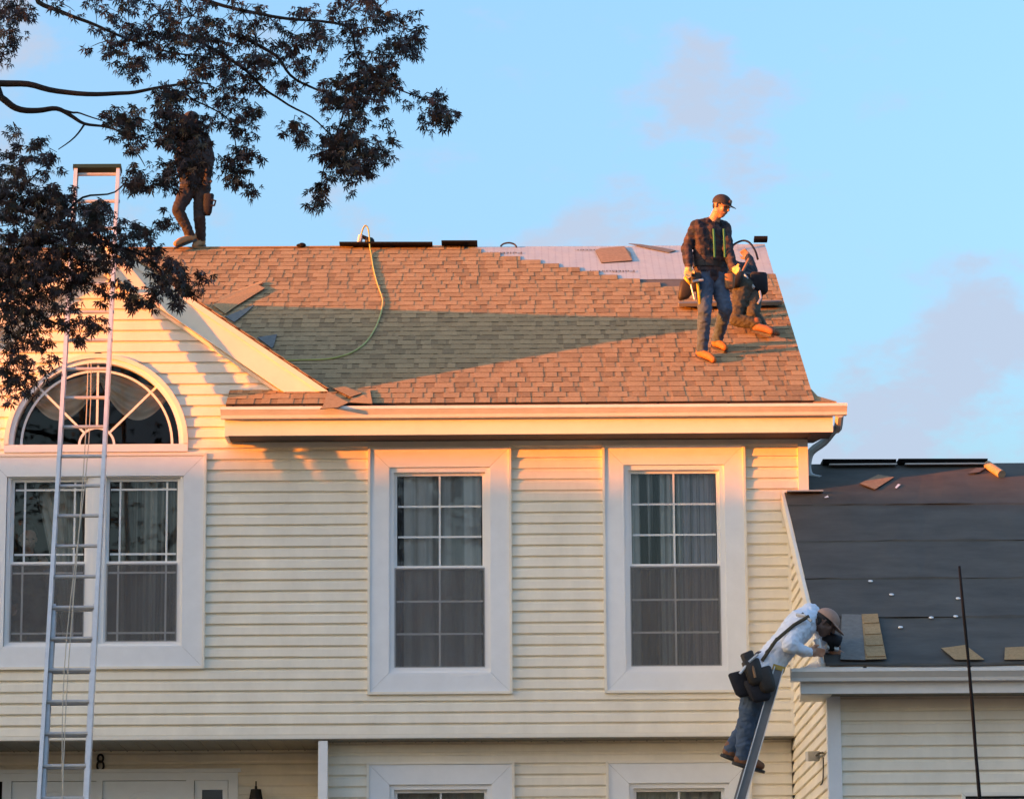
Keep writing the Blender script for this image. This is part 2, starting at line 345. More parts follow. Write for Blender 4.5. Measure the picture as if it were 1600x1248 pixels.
# sheathing behind the boards in the plain areas
sh = MB()
for r in ((-2.95, -1.30, 3.3, 6.05), (-0.06, 0.90, 3.3, 6.05), (2.15, 2.78, 3.3, 6.05), (-1.30, -0.06, 3.3, 3.70), (0.90, 2.15, 3.3, 3.70), (-6.3, -2.95, 3.3, 3.95), (-6.3, -4.93, 3.95, 6.0)):
    sh.box(r[0] + .002, r[1] - .002, 0.034, 0.09, r[2], r[3])
sh.build('sheathing', 'deck', house)
seams = random.Random(3)
n_up = int(math.ceil((8.0 - ZB) / EXP))
for i in range(n_up):
    z = ZB + i * EXP; zt = z + EXP
    if z < ZF:
        holes = [(W1[0] + .01, W1[1] - .01, W1[2] + .01, W1[3] - .01), (W2[0] + .01, W2[1] - .01, W2[2] + .01, W2[3] - .01), (W3[0] + .01, W3[1] - .01, W3[2] + .01, W3[3] - .01)]
        lo, hi = -6.3, 2.72
        if ZF - z < EXP: pass
    else:
        holes = []; lo, hi = GAX - gable_x(zt) , GAX + gable_x(zt)
        if hi - lo < 0.15: continue
    if ZF - EXP < z < ZF + 0.3: hi = min(hi, 2.72)
    fillers(upper, z, zt, [h_ for h_ in holes if h_[1] > -2])
    if holes: fillers(upper, z, zt, [(holes[0][0], holes[0][1], holes[0][2], 99)])
    for p, q in spans(z, zt, lo, hi, holes):
        segs = [(p, q, p, q)]
        zc = lambda zz: math.sqrt(max((ARC[2] - 0.035) ** 2 - max(zz - ARC[1], 0) ** 2, 0)) if zz < ARC[1] + ARC[2] - .035 else 0.0
        if 5.92 < zt and z < ARC[1] + ARC[2] - 0.04 and z > 5.80:
            segs = [(p, ARC[0] - zc(z), p, ARC[0] - zc(zt)), (ARC[0] + zc(z), q, ARC[0] + zc(zt), q)]
        for a, b_, at_, bt_ in segs:
            if z >= ZF and a == p: a, at_ = GAX - gable_x(z), GAX - gable_x(zt)
            if z >= ZF and b_ == q: b_, bt_ = GAX + gable_x(z), GAX + gable_x(zt)
            if z < ZF and z > 5.94 and b_ > -2.6 and False: pass
            if b_ - a > 1.4 and z < ZF - .1 and seams.random() < .75:
                c = a + (b_ - a) * seams.uniform(0.25, 0.75)
                board(upper, z, a, c + 0.02, lift=0.0025); board(upper, z, c, b_)
            else: board(upper, z, a, b_, xlt=at_, xrt=bt_)
box('corner_board', 'trim_cream', upper, 2.70, 2.795, -0.035, 0.03, 5.54, 6.04)
box('frieze_board', 'trim_cream', upper, -2.55, 2.70, -0.032, 0.0, 5.993, 6.04)
box('starter_trim', 'trim_cream', upper, -6.3, 2.61, -0.026, 0.03, ZB - 0.035, ZB)
box('corner_trim', 'trim_cream', upper, 2.585, 2.612, -0.03, 0.02, ZB - 0.03, 5.545)
# overhang soffit with panel lines
so = MB(); so.box(-6.3, 2.61, -0.02, 1.05, ZB - 0.045, ZB - 0.037)
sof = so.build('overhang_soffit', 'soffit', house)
for i in range(56):
    x = -6.2 + i * 0.155; box('soffit_rib', 'soffit', sof, x, x + 0.012, -0.01, 1.0, ZB - 0.052, ZB - 0.0455)
# right and back walls, left wall
sw = MB(); sw.box(2.70, 2.785, 0.031, 10.2, 0, 6.3); sw.box(-7.1, 2.70, 10.1, 10.2, 0, 6.3); sw.box(-7.1, -7.0, 0.1, 10.1, 0, 6.3); sw.box(-7.0, -6.3, 0.031, 0.1, 0, 6.3)
sw.add([(2.78, -0.1, 6.3), (2.78, 10.2, 6.3), (2.78, 4.9, 9.05)], [(0, 1, 2)]); sw.add([(2.70, -0.1, 6.3), (2.70, 10.2, 6.3), (2.70, 4.9, 9.05)], [(2, 1, 0)])
sw.build('side_wall', 'siding', house)
# rooms behind the windows
def room(name, x0, x1, y0, y1, z0, z1):
    b = MB(); b.add([(x0, y0, z0), (x1, y0, z0), (x1, y1, z0), (x0, y1, z0), (x0, y0, z1), (x1, y0, z1), (x1, y1, z1), (x0, y1, z1)],
                    [(0, 1, 2, 3), (3, 2, 6, 7), (0, 3, 7, 4), (2, 1, 5, 6), (7, 6, 5, 4)]); b.build(name, 'room', house)
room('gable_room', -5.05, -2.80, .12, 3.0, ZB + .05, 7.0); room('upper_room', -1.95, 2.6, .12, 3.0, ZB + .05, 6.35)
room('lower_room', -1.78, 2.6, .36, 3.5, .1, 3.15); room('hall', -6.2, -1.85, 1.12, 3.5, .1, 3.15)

# ---- windows
def mitred(b, x0, x1, z0, z1, w, y0, y1, m=0):
    O = [(x0, z0), (x1, z0), (x1, z1), (x0, z1)]; I = [(x0 + w, z0 + w), (x1 - w, z0 + w), (x1 - w, z1 - w), (x0 + w, z1 - w)]
    for i in range(4):
        j = (i + 1) % 4; q = [O[i], O[j], I[j], I[i]]
        b.append([(p[0], y0, p[1]) for p in q] + [(p[0], y1, p[1]) for p in q])
def trim_boards(win, x0, x1, z0, z1, w, y0, y1, m, name='trim_board'):
    L = []; mitred(L, x0, x1, z0, z1, w, y0, y1)
    for q in L:
        b = MB(); c = np.mean(np.array(q), axis=0)
        k = [tuple((np.array(p) - c) * 0.9985 + c) for p in q]
        b.add(k, [(0, 1, 2, 3), (7, 6, 5, 4), (0, 4, 5, 1), (1, 5, 6, 2), (2, 6, 7, 3), (3, 7, 4, 0)]); b.build(name, m, win)
def sash(win, x0, x1, z0, z1, y, fw, cols, rows, prairie=None, scr=False):
    f = MB()
    f.box(x0, x1, y, y + .035, z0, z0 + fw); f.box(x0, x1, y, y + .035, z1 - fw, z1); f.box(x0, x0 + fw, y, y + .035, z0 + fw, z1 - fw); f.box(x1 - fw, x1, y, y + .035, z0 + fw, z1 - fw)
    f.build('sash', 'vinyl', win)
    gx0, gx1, gz0, gz1 = x0 + fw, x1 - fw, z0 + fw, z1 - fw
    vx = [gx0 + (gx1 - gx0) * i / cols for i in range(1, cols)] if not prairie else [gx0 + prairie[0], gx1 - prairie[0]]
    hz = [gz0 + (gz1 - gz0) * i / rows for i in range(1, rows)] if not prairie else [gz0 + prairie[1], gz1 - prairie[1]]
    for x in vx: box('muntin', 'muntin', win, x - .009, x + .009, y + .010, y + .021, gz0, gz1)
    for z in hz:
        ed = [gx0] + vx + [gx1]
        for a, c in zip(ed[:-1], ed[1:]): box('muntin', 'muntin', win, a + .0092, c - .0092, y + .011, y + .020, z - .009, z + .009)
    g = MB(); g.box(gx0, gx1, y + .022, y + .026, gz0, gz1); g.build('pane', 'glass', win)
    if scr:
        g = MB(); g.box(gx0 - .01, gx1 + .01, y - .012, y - .010, gz0 - .01, gz1 + .01); g.build('insect_screen', 'screen', win)
def window(name_label, W, w, cols=2, rows=3, Y=0.0, low=None):
    x0, x1, z0, z1 = W
    win = MB(); 
    a, b_, c, d = x0 + w, x1 - w, z0 + w, z1 - w
    fw = .045
    for r in ((a, b_, c, c + fw), (a, b_, d - fw, d), (a, a + fw, c + fw, d - fw), (b_ - fw, b_, c + fw, d - fw)): win.box(r[0], r[1], Y - .005, Y + .11, r[2], r[3])
    wo_ = win.build('window', 'vinyl', house); wo_['label'] = name_label
    trim_boards(wo_, x0, x1, z0, z1, w, Y - .032, Y + .01, 'trim')
    trim_boards(wo_, x0 - .022, x1 + .022, z0 - .022, z1 + .022, .024, Y - .046, Y - .0, 'trim_cream', 'edge_channel')
    zm = (c + d) / 2 + .02
    sash(wo_, a + fw, b_ - fw, zm - .02, d - fw, Y + .045, .028, cols, rows)
    sash(wo_, a + fw * .7, b_ - fw * .7, c + fw * .7, zm + .018, Y + .006, .030, cols, rows, scr=True)
    return wo_
win2 = window('tall white-trimmed upper window in the middle with tree reflections', W2, .18)
win3 = window('tall white-trimmed upper window on the right with pleated curtains', W3, .18)
def double_window():
    x0, x1, z0, z1 = W1; w = .198; a, b_, c, d = x0 + w, x1 - w, z0 + w, z1 - .175; mid = -3.925; fw = .03
    f = MB()
    for r in ((a, b_, c - .02, c + fw), (a, b_, d - fw, d), (a, a + fw, c + fw, d - fw), (b_ - fw, b_, c + fw, d - fw), (mid - .085, mid + .085, c + fw, d - fw)): f.box(r[0], r[1], -.005, .10, r[2], r[3])
    wn_ = f.build('window', 'vinyl', house); wn_['label'] = 'wide double window under the half-round one'
    trim_boards(wn_, x0, x1, z0, z1, w - .004, -.034, .01, 'trim')
    trim_boards(wn_, x0 - .022, x1 + .022, z0 - .022, z1 + .022, .024, -.046, 0, 'trim_cream', 'edge_channel')
    box('mullion_cover', 'vinyl', wn_, mid - .03, mid + .03, -.02, -.006, c + fw, d - fw)
    for p, q in ((a + fw, mid - .085), (mid + .085, b_ - fw)):
        zm = 4.905
        sash(wn_, p, q, zm - .015, d - fw, .045, .03, 2, 2, prairie=(.10, .075)); sash(wn_, p - .006, q + .006, c + fw * .6, zm + .015, .006, .032, 2, 2, prairie=(.10, .075), scr=True)
double_window()
def arc_band(b, cx, cz, r0, r1, y0, y1, a0=0.0, a1=math.pi, n=40):
    V = []
    for i in range(n + 1):
        t = a0 + (a1 - a0) * i / n; c, s = math.cos(t), math.sin(t)
        V += [(cx + r0 * c, y0, cz + r0 * s), (cx + r1 * c, y0, cz + r1 * s), (cx + r1 * c, y1, cz + r1 * s), (cx + r0 * c, y1, cz + r0 * s)]
    F = [(4 * i + j, 4 * i + (j + 1) % 4, 4 * i + 4 + (j + 1) % 4, 4 * i + 4 + j) for i in range(n) for j in range(4)] + [(3, 2, 1, 0), (4 * n, 4 * n + 1, 4 * n + 2, 4 * n + 3)]
    b.add(V, F)
def arch_window():
    cx, cz, R = ARC
    f = MB(); arc_band(f, cx, cz, R - .075, R - .03, -.028, .09); aw = f.build('window', 'vinyl', house); aw['label'] = 'half-round gable window with sunburst bars'
    t = MB(); arc_band(t, cx, cz, R - .031, R + .012, -.048, .01); t.build('arch_trim', 'trim_cream', aw)
    box('sill', 'trim', aw, cx - R - .01, cx + R + .01, -.040, .09, cz - .075, cz - .004)
    g = MB(); n = 40; r = R - .07
    g.add([(cx, .045, cz)] + [(cx + r * math.cos(math.pi * i / n), .045, cz + r * math.sin(math.pi * i / n)) for i in range(n + 1)], [(0, i + 1, i + 2) for i in range(n)]); g.build('pane', 'glass', aw)
    for r0 in (.715, .165):
        b = MB(); arc_band(b, cx, cz, r0 - .011, r0 + .011, .018, .034); b.build('muntin', 'muntin', aw)
    for a in (45, 90, 135):
        c, s = math.cos(math.radians(a)), math.sin(math.radians(a)); b = MB()
        b.obox((cx + c * .48, .028, cz + s * .48), Vector((c, 0, s)) * .305, (0, .007, 0), Vector((-s, 0, c)) * .0105); b.build('muntin', 'muntin', aw)
arch_window()

# ---- lower storey
low_y, por_y = 0.26, 1.0
lw = box('lower_wall', 'deck', house, -1.83, 2.61, low_y + .02, low_y + .08, 0, 2.0)
L2 = (-1.36, -0.02, 0.75, 3.02); L3 = (0.88, 2.20, 0.75, 3.02)
z = ZB - .04 - 12 * EXP
for i in range(12):
    zz = z + i * EXP
    fillers(lw, zz, zz + EXP, [(L2[0] + .01, L2[1] - .01, L2[2], L2[3] - .01), (L3[0] + .01, L3[1] - .01, L3[2], L3[3] - .01)], low_y)
    for p, q in spans(zz, zz + EXP, -1.80, 2.60, [(L2[0] + .01, L2[1] - .01, L2[2], L2[3] - .01), (L3[0] + .01, L3[1] - .01, L3[2], L3[3] - .01)]): board(lw, zz, p, q, Y=low_y)
for W, lb in ((L2, 'lower window under the middle upper window'), (L3, 'lower window under the right upper window')): window(lb, W, .19, Y=low_y)
pw = box('porch_wall', 'deck', house, -6.3, -1.83, por_y + .02, por_y + .08, 0, 2.1)
for i in range(12):
    zz = ZB - .05 - (12 - i) * EXP
    fillers(pw, zz, zz + EXP, [(-5.2, -2.66, 0, 2.97)], por_y)
    for p, q in spans(zz, zz + EXP, -6.3, -1.832, [(-5.2, -2.66, 0, 2.97)]): board(pw, zz, p, q, Y=por_y)
box('porch_post', 'trim', house, -1.82, -1.735, -0.01, 0.08, 0.0, ZB - .053)
box('return_wall', 'siding', house, -1.829, -1.80, 0.082, por_y + .02, 0, ZB - .053)
def front_door():
    Y = por_y; x0, x1 = at(-30, 1215, Y)[0], at(372, 1215, Y)[0]; zt = at(200, 1203, Y)[2]; zh = at(200, 1219, Y)[2]
    d = MB(); d.box(x0, x1, Y - .03, Y + .02, zh, zt); fr = d.build('door_frame', 'trim', house)
    box('crown', 'trim', fr, x0 - .03, x1 + .03, Y - .06, Y - .031, zt - .025, zt + .01)
    X = lambda px: at(px, 1235, Y)[0]
    for a, c in ((4, 18), (151, 160), (291, 303), (357, 372)): box('jamb', 'trim', fr, X(a), X(c), Y - .028, Y + .02, .15, zh)
    for a, c in ((18, 151), (160, 291)):
        dr = box('door', 'trim', house, X(a) + .002, X(c) - .002, Y + .005, Y + .045, .15, zh - .004)
        cx = (X(a) + X(c)) / 2; b = MB(); arc_band(b, cx, zh - .33, .23, .26, Y - .008, Y + .006, n=24); arc_band(b, cx, zh - .33, .19, .20, Y - .005, Y + .006, n=24)
        for s in (-1, 1): b.box(cx + s * .245 - .015, cx + s * .245 + .015, Y - .008, Y + .006, .5, zh - .33)
        b.build('panel_moulding', 'trim', dr)
    sl = MB(); a, c = X(304), X(356); sl.box(a, c, Y, Y + .03, zh - .09, zh); sl.box(a, a + .07, Y, Y + .03, .2, zh - .09); sl.box(c - .05, c, Y, Y + .03, .2, zh - .09)
    s_ = sl.build('sidelight', 'trim', house); box('pane', 'glass', s_, a + .07, c - .05, Y + .012, Y + .016, .2, zh - .09)
front_door()
def numeral():
    c = at(157, 1190, por_y - .03); b = MB()
    for dz, r in ((.036, .036), (-.036, .044)):
        b.tube([(c[0] + r * .72 * math.cos(t), por_y - .035, c[2] + dz + r * math.sin(t)) for t in [2 * math.pi * i / 16 for i in range(17)]], .0115, 6)
    b.build('house_number', 'iron', label='black metal numeral 8 on the wall above the front door', cat='house number')
numeral()
def lantern():
    c = at(400, 1232, por_y - .12); r = empty('wall_lantern', (c[0], por_y - .12, c[2] - .3), label='dark wall lantern beside the front door', cat='lantern')
    b = MB(); b.tube([(c[0], c[1], c[2] + .03), (c[0], c[1], c[2] + .0), (c[0], c[1], c[2] - .002), (c[0], c[1], c[2] - .09), (c[0], c[1], c[2] - .10)], [.012, .014, .05, .066, .066], 10); b.build('lid', 'iron', r)
    b = MB(); b.tube([(c[0], c[1], c[2] + .03), (c[0], c[1], c[2] + .075)], .008, 6); b.build('finial', 'iron', r)
    b = MB(); b.tube([(c[0], c[1], c[2] - .10), (c[0], c[1], c[2] - .34)], [.058, .045], 8); b.build('glass_body', 'lamp_glass', r)
    for k in range(4):
        a = math.pi / 4 + k * math.pi / 2; b = MB(); b.tube([(c[0] + .062 * math.cos(a), c[1] + .062 * math.sin(a), c[2] - .10), (c[0] + .048 * math.cos(a), c[1] + .048 * math.sin(a), c[2] - .345)], .005, 5); b.build('bar', 'iron', r)
    b = MB(); b.box(c[0] - .04, c[0] + .04, por_y - .045, por_y - .02, c[2] - .32, c[2] - .12); b.box(c[0] - .01, c[0] + .01, c[1], por_y - .04, c[2] - .365, c[2] - .345); b.build('bracket', 'iron', r)
lantern()

# ---- garage wing
GY, GX0, GX1 = -3.3, 2.625, 9.0
GE_Y, GE_Z, GM = -3.7, 3.47, 0.5603; GTH = math.atan(GM); GC, GS = math.cos(GTH), math.sin(GTH); G_SMAX = (0.68 - GE_Y) / GC
gw = box('garage_wall', 'deck', house, GX0 + .05, GX1, GY + .055, GY + .09, .1, 3.25)
gz_top = 3.26
for i in range(14):
    zz = gz_top - (i + 1) * EXP
    fillers(gw, zz, zz + EXP, [(3.72, 6.3, 0, 2.44)], GY)
    for p, q in spans(zz, zz + EXP, GX0 + .085, GX1, [(3.72, 6.3, 0, 2.44)]):
        if q - p > 2.4:
            c = p + [.6, 1.15, .62, 2.4, 2.9, 2.5, 1.3][i % 7]; board(gw, zz, p, c + .02, Y=GY, lift=.002); board(gw, zz, c, q, Y=GY)
        else: board(gw, zz, p, q, Y=GY)
box('corner_board', 'trim', gw, GX0 - .02, GX0 + .092, GY - .036, GY + .09, 0, gz_top)
box('frieze_shadow_board', 'siding', gw, GX0 + .092, GX1, GY - .022, GY, gz_top - .002, gz_top + .06)
gwin = box('window', 'vinyl', house, 3.74, 6.28, GY - .012, GY + .05, .9, 2.40); gwin['label'] = 'white garage opening frame at the lower right edge'
trim_boards(gwin, 3.70, 6.32, .8, 2.45, .032, GY - .045, GY + .0, 'trim_cream'); box('shadow_gap', 'iron', gwin, 3.735, 6.285, GY - .02, GY - .013, 2.395, 2.417)
gs = box('garage_side_wall', 'deck', house, GX0 + .015, GX0 + .05, GY + .09, 0.25, 0, 3.25)
roofz = lambda y: GE_Z + GM * (y - GE_Y)
for i in range(60):
    zz = ZB - .04 - 14 * EXP + i * EXP
    ztop = zz + EXP
    def ystart(zv): return max(GY + .06, GE_Y + (zv + .10 - GE_Z) / GM)
    ya, yt = ystart(zz), ystart(ztop)
    ye = .25 if ztop < ZB - .03 else -.005
    if yt > ye - .02: break
    side_board(gs, zz, ye, ya, GX0, ybt=yt)
box('inner_corner_trim', 'trim_cream', gs, GX0 - .026, GX0 - .004, -.05, -.028, ZB - .02, 5.2)
# garage roof: deck, felt courses, rake, gutter, ridge vents
def gp(s, x, h=0.0): return (x, GE_Y + s * GC - h * GS, GE_Z + s * GS + h * GC)
GRX0, GRX1 = 2.565, 9.3
def slab(fn, s0, s1, x0, x1, h0, h1, b=None, m=0):
    b = b or MB(); b.hexa([fn(s0, x0, h0), fn(s0, x1, h0), fn(s1, x1, h0), fn(s1, x0, h0), fn(s0, x0, h1), fn(s0, x1, h1), fn(s1, x1, h1), fn(s1, x0, h1)], m); return b
gd = slab(gp, 0, (0 - GE_Y) / GC - .01, GRX0 + .01, GRX1, -.03, -.002); slab(gp, (0 - GE_Y) / GC - .01, G_SMAX, 2.80, GRX1, -.03, -.002, gd)
gd.add([(2.80, .68, 5.92), (GRX1, .68, 5.92), (GRX1, 5.1, 3.47), (2.80, 5.1, 3.47)], [(0, 1, 2, 3)])
gd.box(GRX1 - .3, GRX1 - .25, GY, 4.9, 0, 3.3); gd.add([(GRX1 - .28, GY, 3.3), (GRX1 - .28, 4.9, 3.3), (GRX1 - .28, .68, 5.85)], [(0, 1, 2)])
groof = gd.build('garage_roof', 'deck', house)
rgf = random.Random(11)
lines = [-3.72, -2.80, -2.0, -1.18, -.33, .70]
for k in range(5):
    s0 = (lines[k] - GE_Y) / GC - (.02 if k else 0); s1 = (lines[k + 1] - GE_Y) / GC + .06
    x0 = GRX0 if k < 4 else 2.80
    b = MB(); n = 60; V = []
    for j in range(n + 1):
        x = x0 + (GRX1 - x0) * j / n
        for t, s in enumerate((s0, s0 + .012, (s0 + s1) / 2, min(s1, G_SMAX))):
            wob = .016 * mnoise.noise((x * 1.3, k * 7.1, t)) + .010 * mnoise.noise((x * 4, k * 3.3, t * 2))
            h = [.001, .012, .010, .002][t] + (abs(wob) * .9 if t in (1, 2) else 0)
            V.append(gp(s + (wob * 1.6 if t < 2 else 0), x, h))
    b.add(V, [(4 * j + i, 4 * j + 4 + i, 4 * j + 5 + i, 4 * j + 1 + i) for j in range(n) for i in range(3)]); b.build('felt_sheet', 'felt', groof, smooth=False)
b = slab(gp, (-.33 - GE_Y) / GC - .02, (0 - GE_Y) / GC, GRX0, 2.80, .001, .010); b.build('felt_sheet', 'felt', groof)
# rake board on the left edge
rk = MB(); s1 = (-.02 - GE_Y) / GC
rk.hexa([gp(.02, GRX0 - .03, -.135), gp(.02, GRX0 + .03, -.135), gp(s1, GRX0 + .03, -.135), gp(s1, GRX0 - .03, -.135), gp(.02, GRX0 - .03, .004), gp(.02, GRX0 - .002, .004), gp(s1, GRX0 - .002, .004), gp(s1, GRX0 - .03, .004)])
rk.build('rake_board', 'trim_cream', house)
box('rake_return', 'trim_cream', house, GRX0 - .03, GRX0 + .05, -.045, -.02, 5.20, 5.55)
def gutter_profile(yb, zt, d=.125, h=.10): return [(yb, zt + .01), (yb, zt - h), (yb - d * .55, zt - h), (yb - d * .62, zt - h * .72), (yb - d * .95, zt - h * .30), (yb - d, zt - h * .28), (yb - d, zt), (yb - d + .012, zt), (yb - d + .012, zt - h * .2), (yb - .01, zt - h * .9), (yb - .008, zt + .01)]
def gutter(x0, x1, yb, zt, nm, hangers):
    b = MB(); pr = gutter_profile(yb, zt); n = len(pr)
    A = [(x0, y, z) for y, z in pr]; B = [(x1, y, z) for y, z in pr]
    b.add(A + B, [(i, (i + 1) % n, n + (i + 1) % n, n + i) for i in range(n)])
    for x, rev in ((x0, False), (x1, True)):
        b.add([(x, y, z) for y, z in pr[:7]], [tuple(range(7))])
    g = b.build('gutter', 'gutter', house); g['label'] = nm
    for x in hangers: box('hanger', 'iron', g, x - .012, x + .012, yb - .118, yb - .02, zt + .001, zt + .014)
    return g
gutter(2.275, GRX1, GE_Y - .005, 3.43, 'grey gutter along the garage eave', [2.88 + .86 * i for i in range(7)])
fa = MB(); fa.box(2.36, GRX1, GE_Y + .002, GE_Y + .03, 3.235, 3.455); fb = fa.build('garage_fascia', 'gutter', house)
box('garage_soffit', 'soffit', house, 2.62, GRX1, GE_Y + .03, GY - .004, 3.25, 3.268)
# boxed eave return at the garage's left corner
rb = MB(); rb.hexa([(2.36, GE_Y + .004, 3.235), (2.622, GE_Y + .004, 3.235), (2.622, GY + .25, 3.235), (2.40, GY + .25, 3.235), (2.36, GE_Y + .004, 3.44), (2.60, GE_Y + .004, 3.46), (2.60, GY + .2, 3.60), (2.44, GY + .2, 3.50)]); rb.build('eave_return', 'trim_cream', house)
rv = []
for (xa, xb) in ((2.99, 3.70), (3.72, 4.58)):
    b = MB(); b.hexa([(xa, .60, 5.915), (xb, .60, 5.915), (xb, .80, 5.915), (xa, .80, 5.915), (xa, .56, 5.955), (xb, .56, 5.950), (xb, .82, 5.950), (xa, .82, 5.955)]); v = b.build('ridge_vent', 'black', groof)
    box('vent_flange', 'flash', v, xa + .06, xb, .53, .60, 5.892, 5.905)
box('wall_flashing', 'flash', house, 2.58, 2.92, -.16, .02, 5.520, 5.532)

# ---- main roof
def rp(s, x, h=0.0): return (x, YE + s * CT - h * ST, ZE + s * ST + h * CT)
def valley_x(s):
    z = ZE + s * ST; return GAX + (GAZ - z) / GSL
dk = MB()
S0 = .43 / CT
dk.hexa([rp(0, -2.68, -.05), rp(0, XR, -.05), rp(S0, XR, -.05), rp(S0, -2.68, -.05), rp(0, -2.68, -.002), rp(0, XR, -.002), rp(S0, XR, -.002), rp(S0, -2.68, -.002)])
S1 = (GAZ - ZE) / ST
dk.hexa([rp(S0, valley_x(S0) - .05, -.05), rp(S0, XR, -.05), rp(S1, XR, -.05), rp(S1, GAX - .05, -.05), rp(S0, valley_x(S0) - .05, -.002), rp(S0, XR, -.002), rp(S1, XR, -.002), rp(S1, GAX - .05, -.002)])
slab(rp, S1, SMAX, XL, XR, -.05, -.002, dk)
xv2 = lambda s: 2 * GAX - valley_x(s)
dk.hexa([rp(S0, XL, -.05), rp(S0, xv2(S0), -.05), rp(S1, GAX + .05, -.05), rp(S1, XL, -.05), rp(S0, XL, -.002), rp(S0, xv2(S0), -.002), rp(S1, GAX + .05, -.002), rp(S1, XL, -.002)])
dk.add([(XL, 4.9, 9.13), (XR, 4.9, 9.13), (XR, 10.25, 6.30), (XL, 10.25, 6.30)], [(0, 1, 2, 3)])
roof = dk.build('roof', 'felt_brown', house)
EXPO = SMAX / 36
SH_M = ['shingle_0', 'shingle_1', 'shingle_2', 'shingle_3', 'shingle_edge', 'shingle_band']
def shingle_mb(w, seed, b=None, tr=None, cl=None, crr=None):
    """laminated strip: u along the course, v up the slope, h off the roof"""
    r = random.Random(seed); b = b or MB(); tr = tr or (lambda u, v, h: (u, v, h)); e = EXPO
    def piece(u0, u1, v0, v1, ha, hb, t, m):
        P = [tr(u0, v0, ha), tr(u1, v0, ha), tr(u1, v1, hb), tr(u0, v1, hb), tr(u0, v0, ha + t), tr(u1, v0, ha + t), tr(u1, v1, hb + t), tr(u0, v1, hb + t)]
        b.add(P, [(4, 5, 6, 7)], m); b.add(P, [(0, 1, 5, 4)], 4); b.add(P, [(1, 2, 6, 5), (3, 0, 4, 7)], m if m < 4 else 1)
    piece(0, w, 0, e + .05, .006, .001, .0125, r.choice((0, 1, 3)))
    u = -r.uniform(0, .10)
    while u < w - .02:
        tw = r.choice((.08, .10, .12, .15, .18)); a, c = max(u, 0), min(u + tw, w)
        if c - a > .02: piece(a, c, -.002 - r.uniform(0, .009), e + .03, .0187, .0137, .0022 + r.uniform(0, .0012), r.choices((0, 1, 2, 3), (4, 3, 3, 1))[0])
        u += tw + r.choice((.03, .05, .07, .10))
    return b
VAR = [shingle_mb(1.0, 100 + i).mesh('shingle', SH_M) for i in range(12)]
rs = random.Random(5); restm = MB(); nsh = 0
stairs = {35: -.52, 34: -.33, 33: -.12, 32: .10, 31: .32, 30: .52, 29: .74, 28: .94, 27: 1.14, 26: 1.37, 25: 1.58, 24: 1.78, 23: 2.0}
for i in range(36):
    s = i * EXPO
    runs = []
    smid = s + .02
    xl = -2.68 if s < S0 - .02 else (valley_x(s) - .02 if s < S1 else XL)
    xr = XR + .012
    if i in stairs: runs.append((xl, stairs[i]))
    else: runs.append((xl, xr))
    if 23 <= i <= 27: runs.append((2.28 + .03 * (i % 3), xr))
    if S0 < s < S1: runs.append((XL, xv2(s) + .02))
    if s < S0: pass
    off = (i * .2) % 1.0
    for a, c in runs:
        x = a
        first = True
        while x < c - .015:
            nx = min(c, math.floor((x - off) + 1.0001) + off)
            if nx - x < .04 and nx < c: nx = min(c, nx + 1)
            w = nx - x
            if x > -3.6 and x + w > -3.3 and not (S0 < s < S1 and x < GAX):
                if abs(w - 1) < .002: me = VAR[rs.randrange(12)]
                else: me = shingle_mb(w, rs.randrange(9999)).mesh('shingle', SH_M)
                o = bpy.data.objects.new('shingle', me); COL.objects.link(o); o.parent = roof
                o.location = rp(s, x, 0.0); o.rotation_euler = (TH, 0, 0); nsh += 1
            else:
                shingle_mb(w, rs.randrange(9999), restm, lambda u, v, h, s=s, x=x: rp(s + v, x + u, h))
            x = nx
# gable roof slopes: shingle courses joined
gsl = MB(); GT = math.atan(GSL); gc, gsn = math.cos(GT), math.sin(GT)
def gabp(side):
    def fn(s, y, h=0.0):   # s measured down from the ridge
        return (GAX + side * (s * gc + h * gsn), y, GAZ - s * gsn + h * gc)
    return fn
for side in (1, -1):
    fn = gabp(side); ln = 2.20 / gc
    gsl.hexa([fn(0, -.10, -.05), fn(ln, -.10, -.05), fn(ln, .02, -.05), fn(0, 2.9, -.05), fn(0, -.10, -.002), fn(ln, -.10, -.002), fn(ln, .02, -.002), fn(0, 2.9, -.002)])
groof2 = gsl.build('gable_roof', 'deck', house)
gsh = MB()
for side in (1, -1):
    fn = gabp(side); n = int(2.68 / EXPO)
    for i in range(n):
        sd = 2.69 - i * EXPO; zc = GAZ - sd * gsn; yend = max(.03, YE + (zc - ZE) / M)
        y = -.125
        while y < yend:
            w = min(1.0, yend - y)
            if w < .03: break
            shingle_mb(w, rs.randrange(9999), gsh, (lambda u, v, h, sd=sd, y=y, fn=fn: fn(max(sd - v, 0), y + u, h)) if side == -1 else (lambda u, v, h, sd=sd, y=y, w=w, fn=fn: fn(max(sd - v, 0), y + w - u, h)))
            y += w
gsh.build('shingle_field', SH_M, groof2, kind='stuff')
restm.build('shingle_field', SH_M, roof, kind='stuff')
box('ridge_cap', 'shingle_3', roof, XL, -1.75, 4.84, 4.96, 9.135, 9.152)
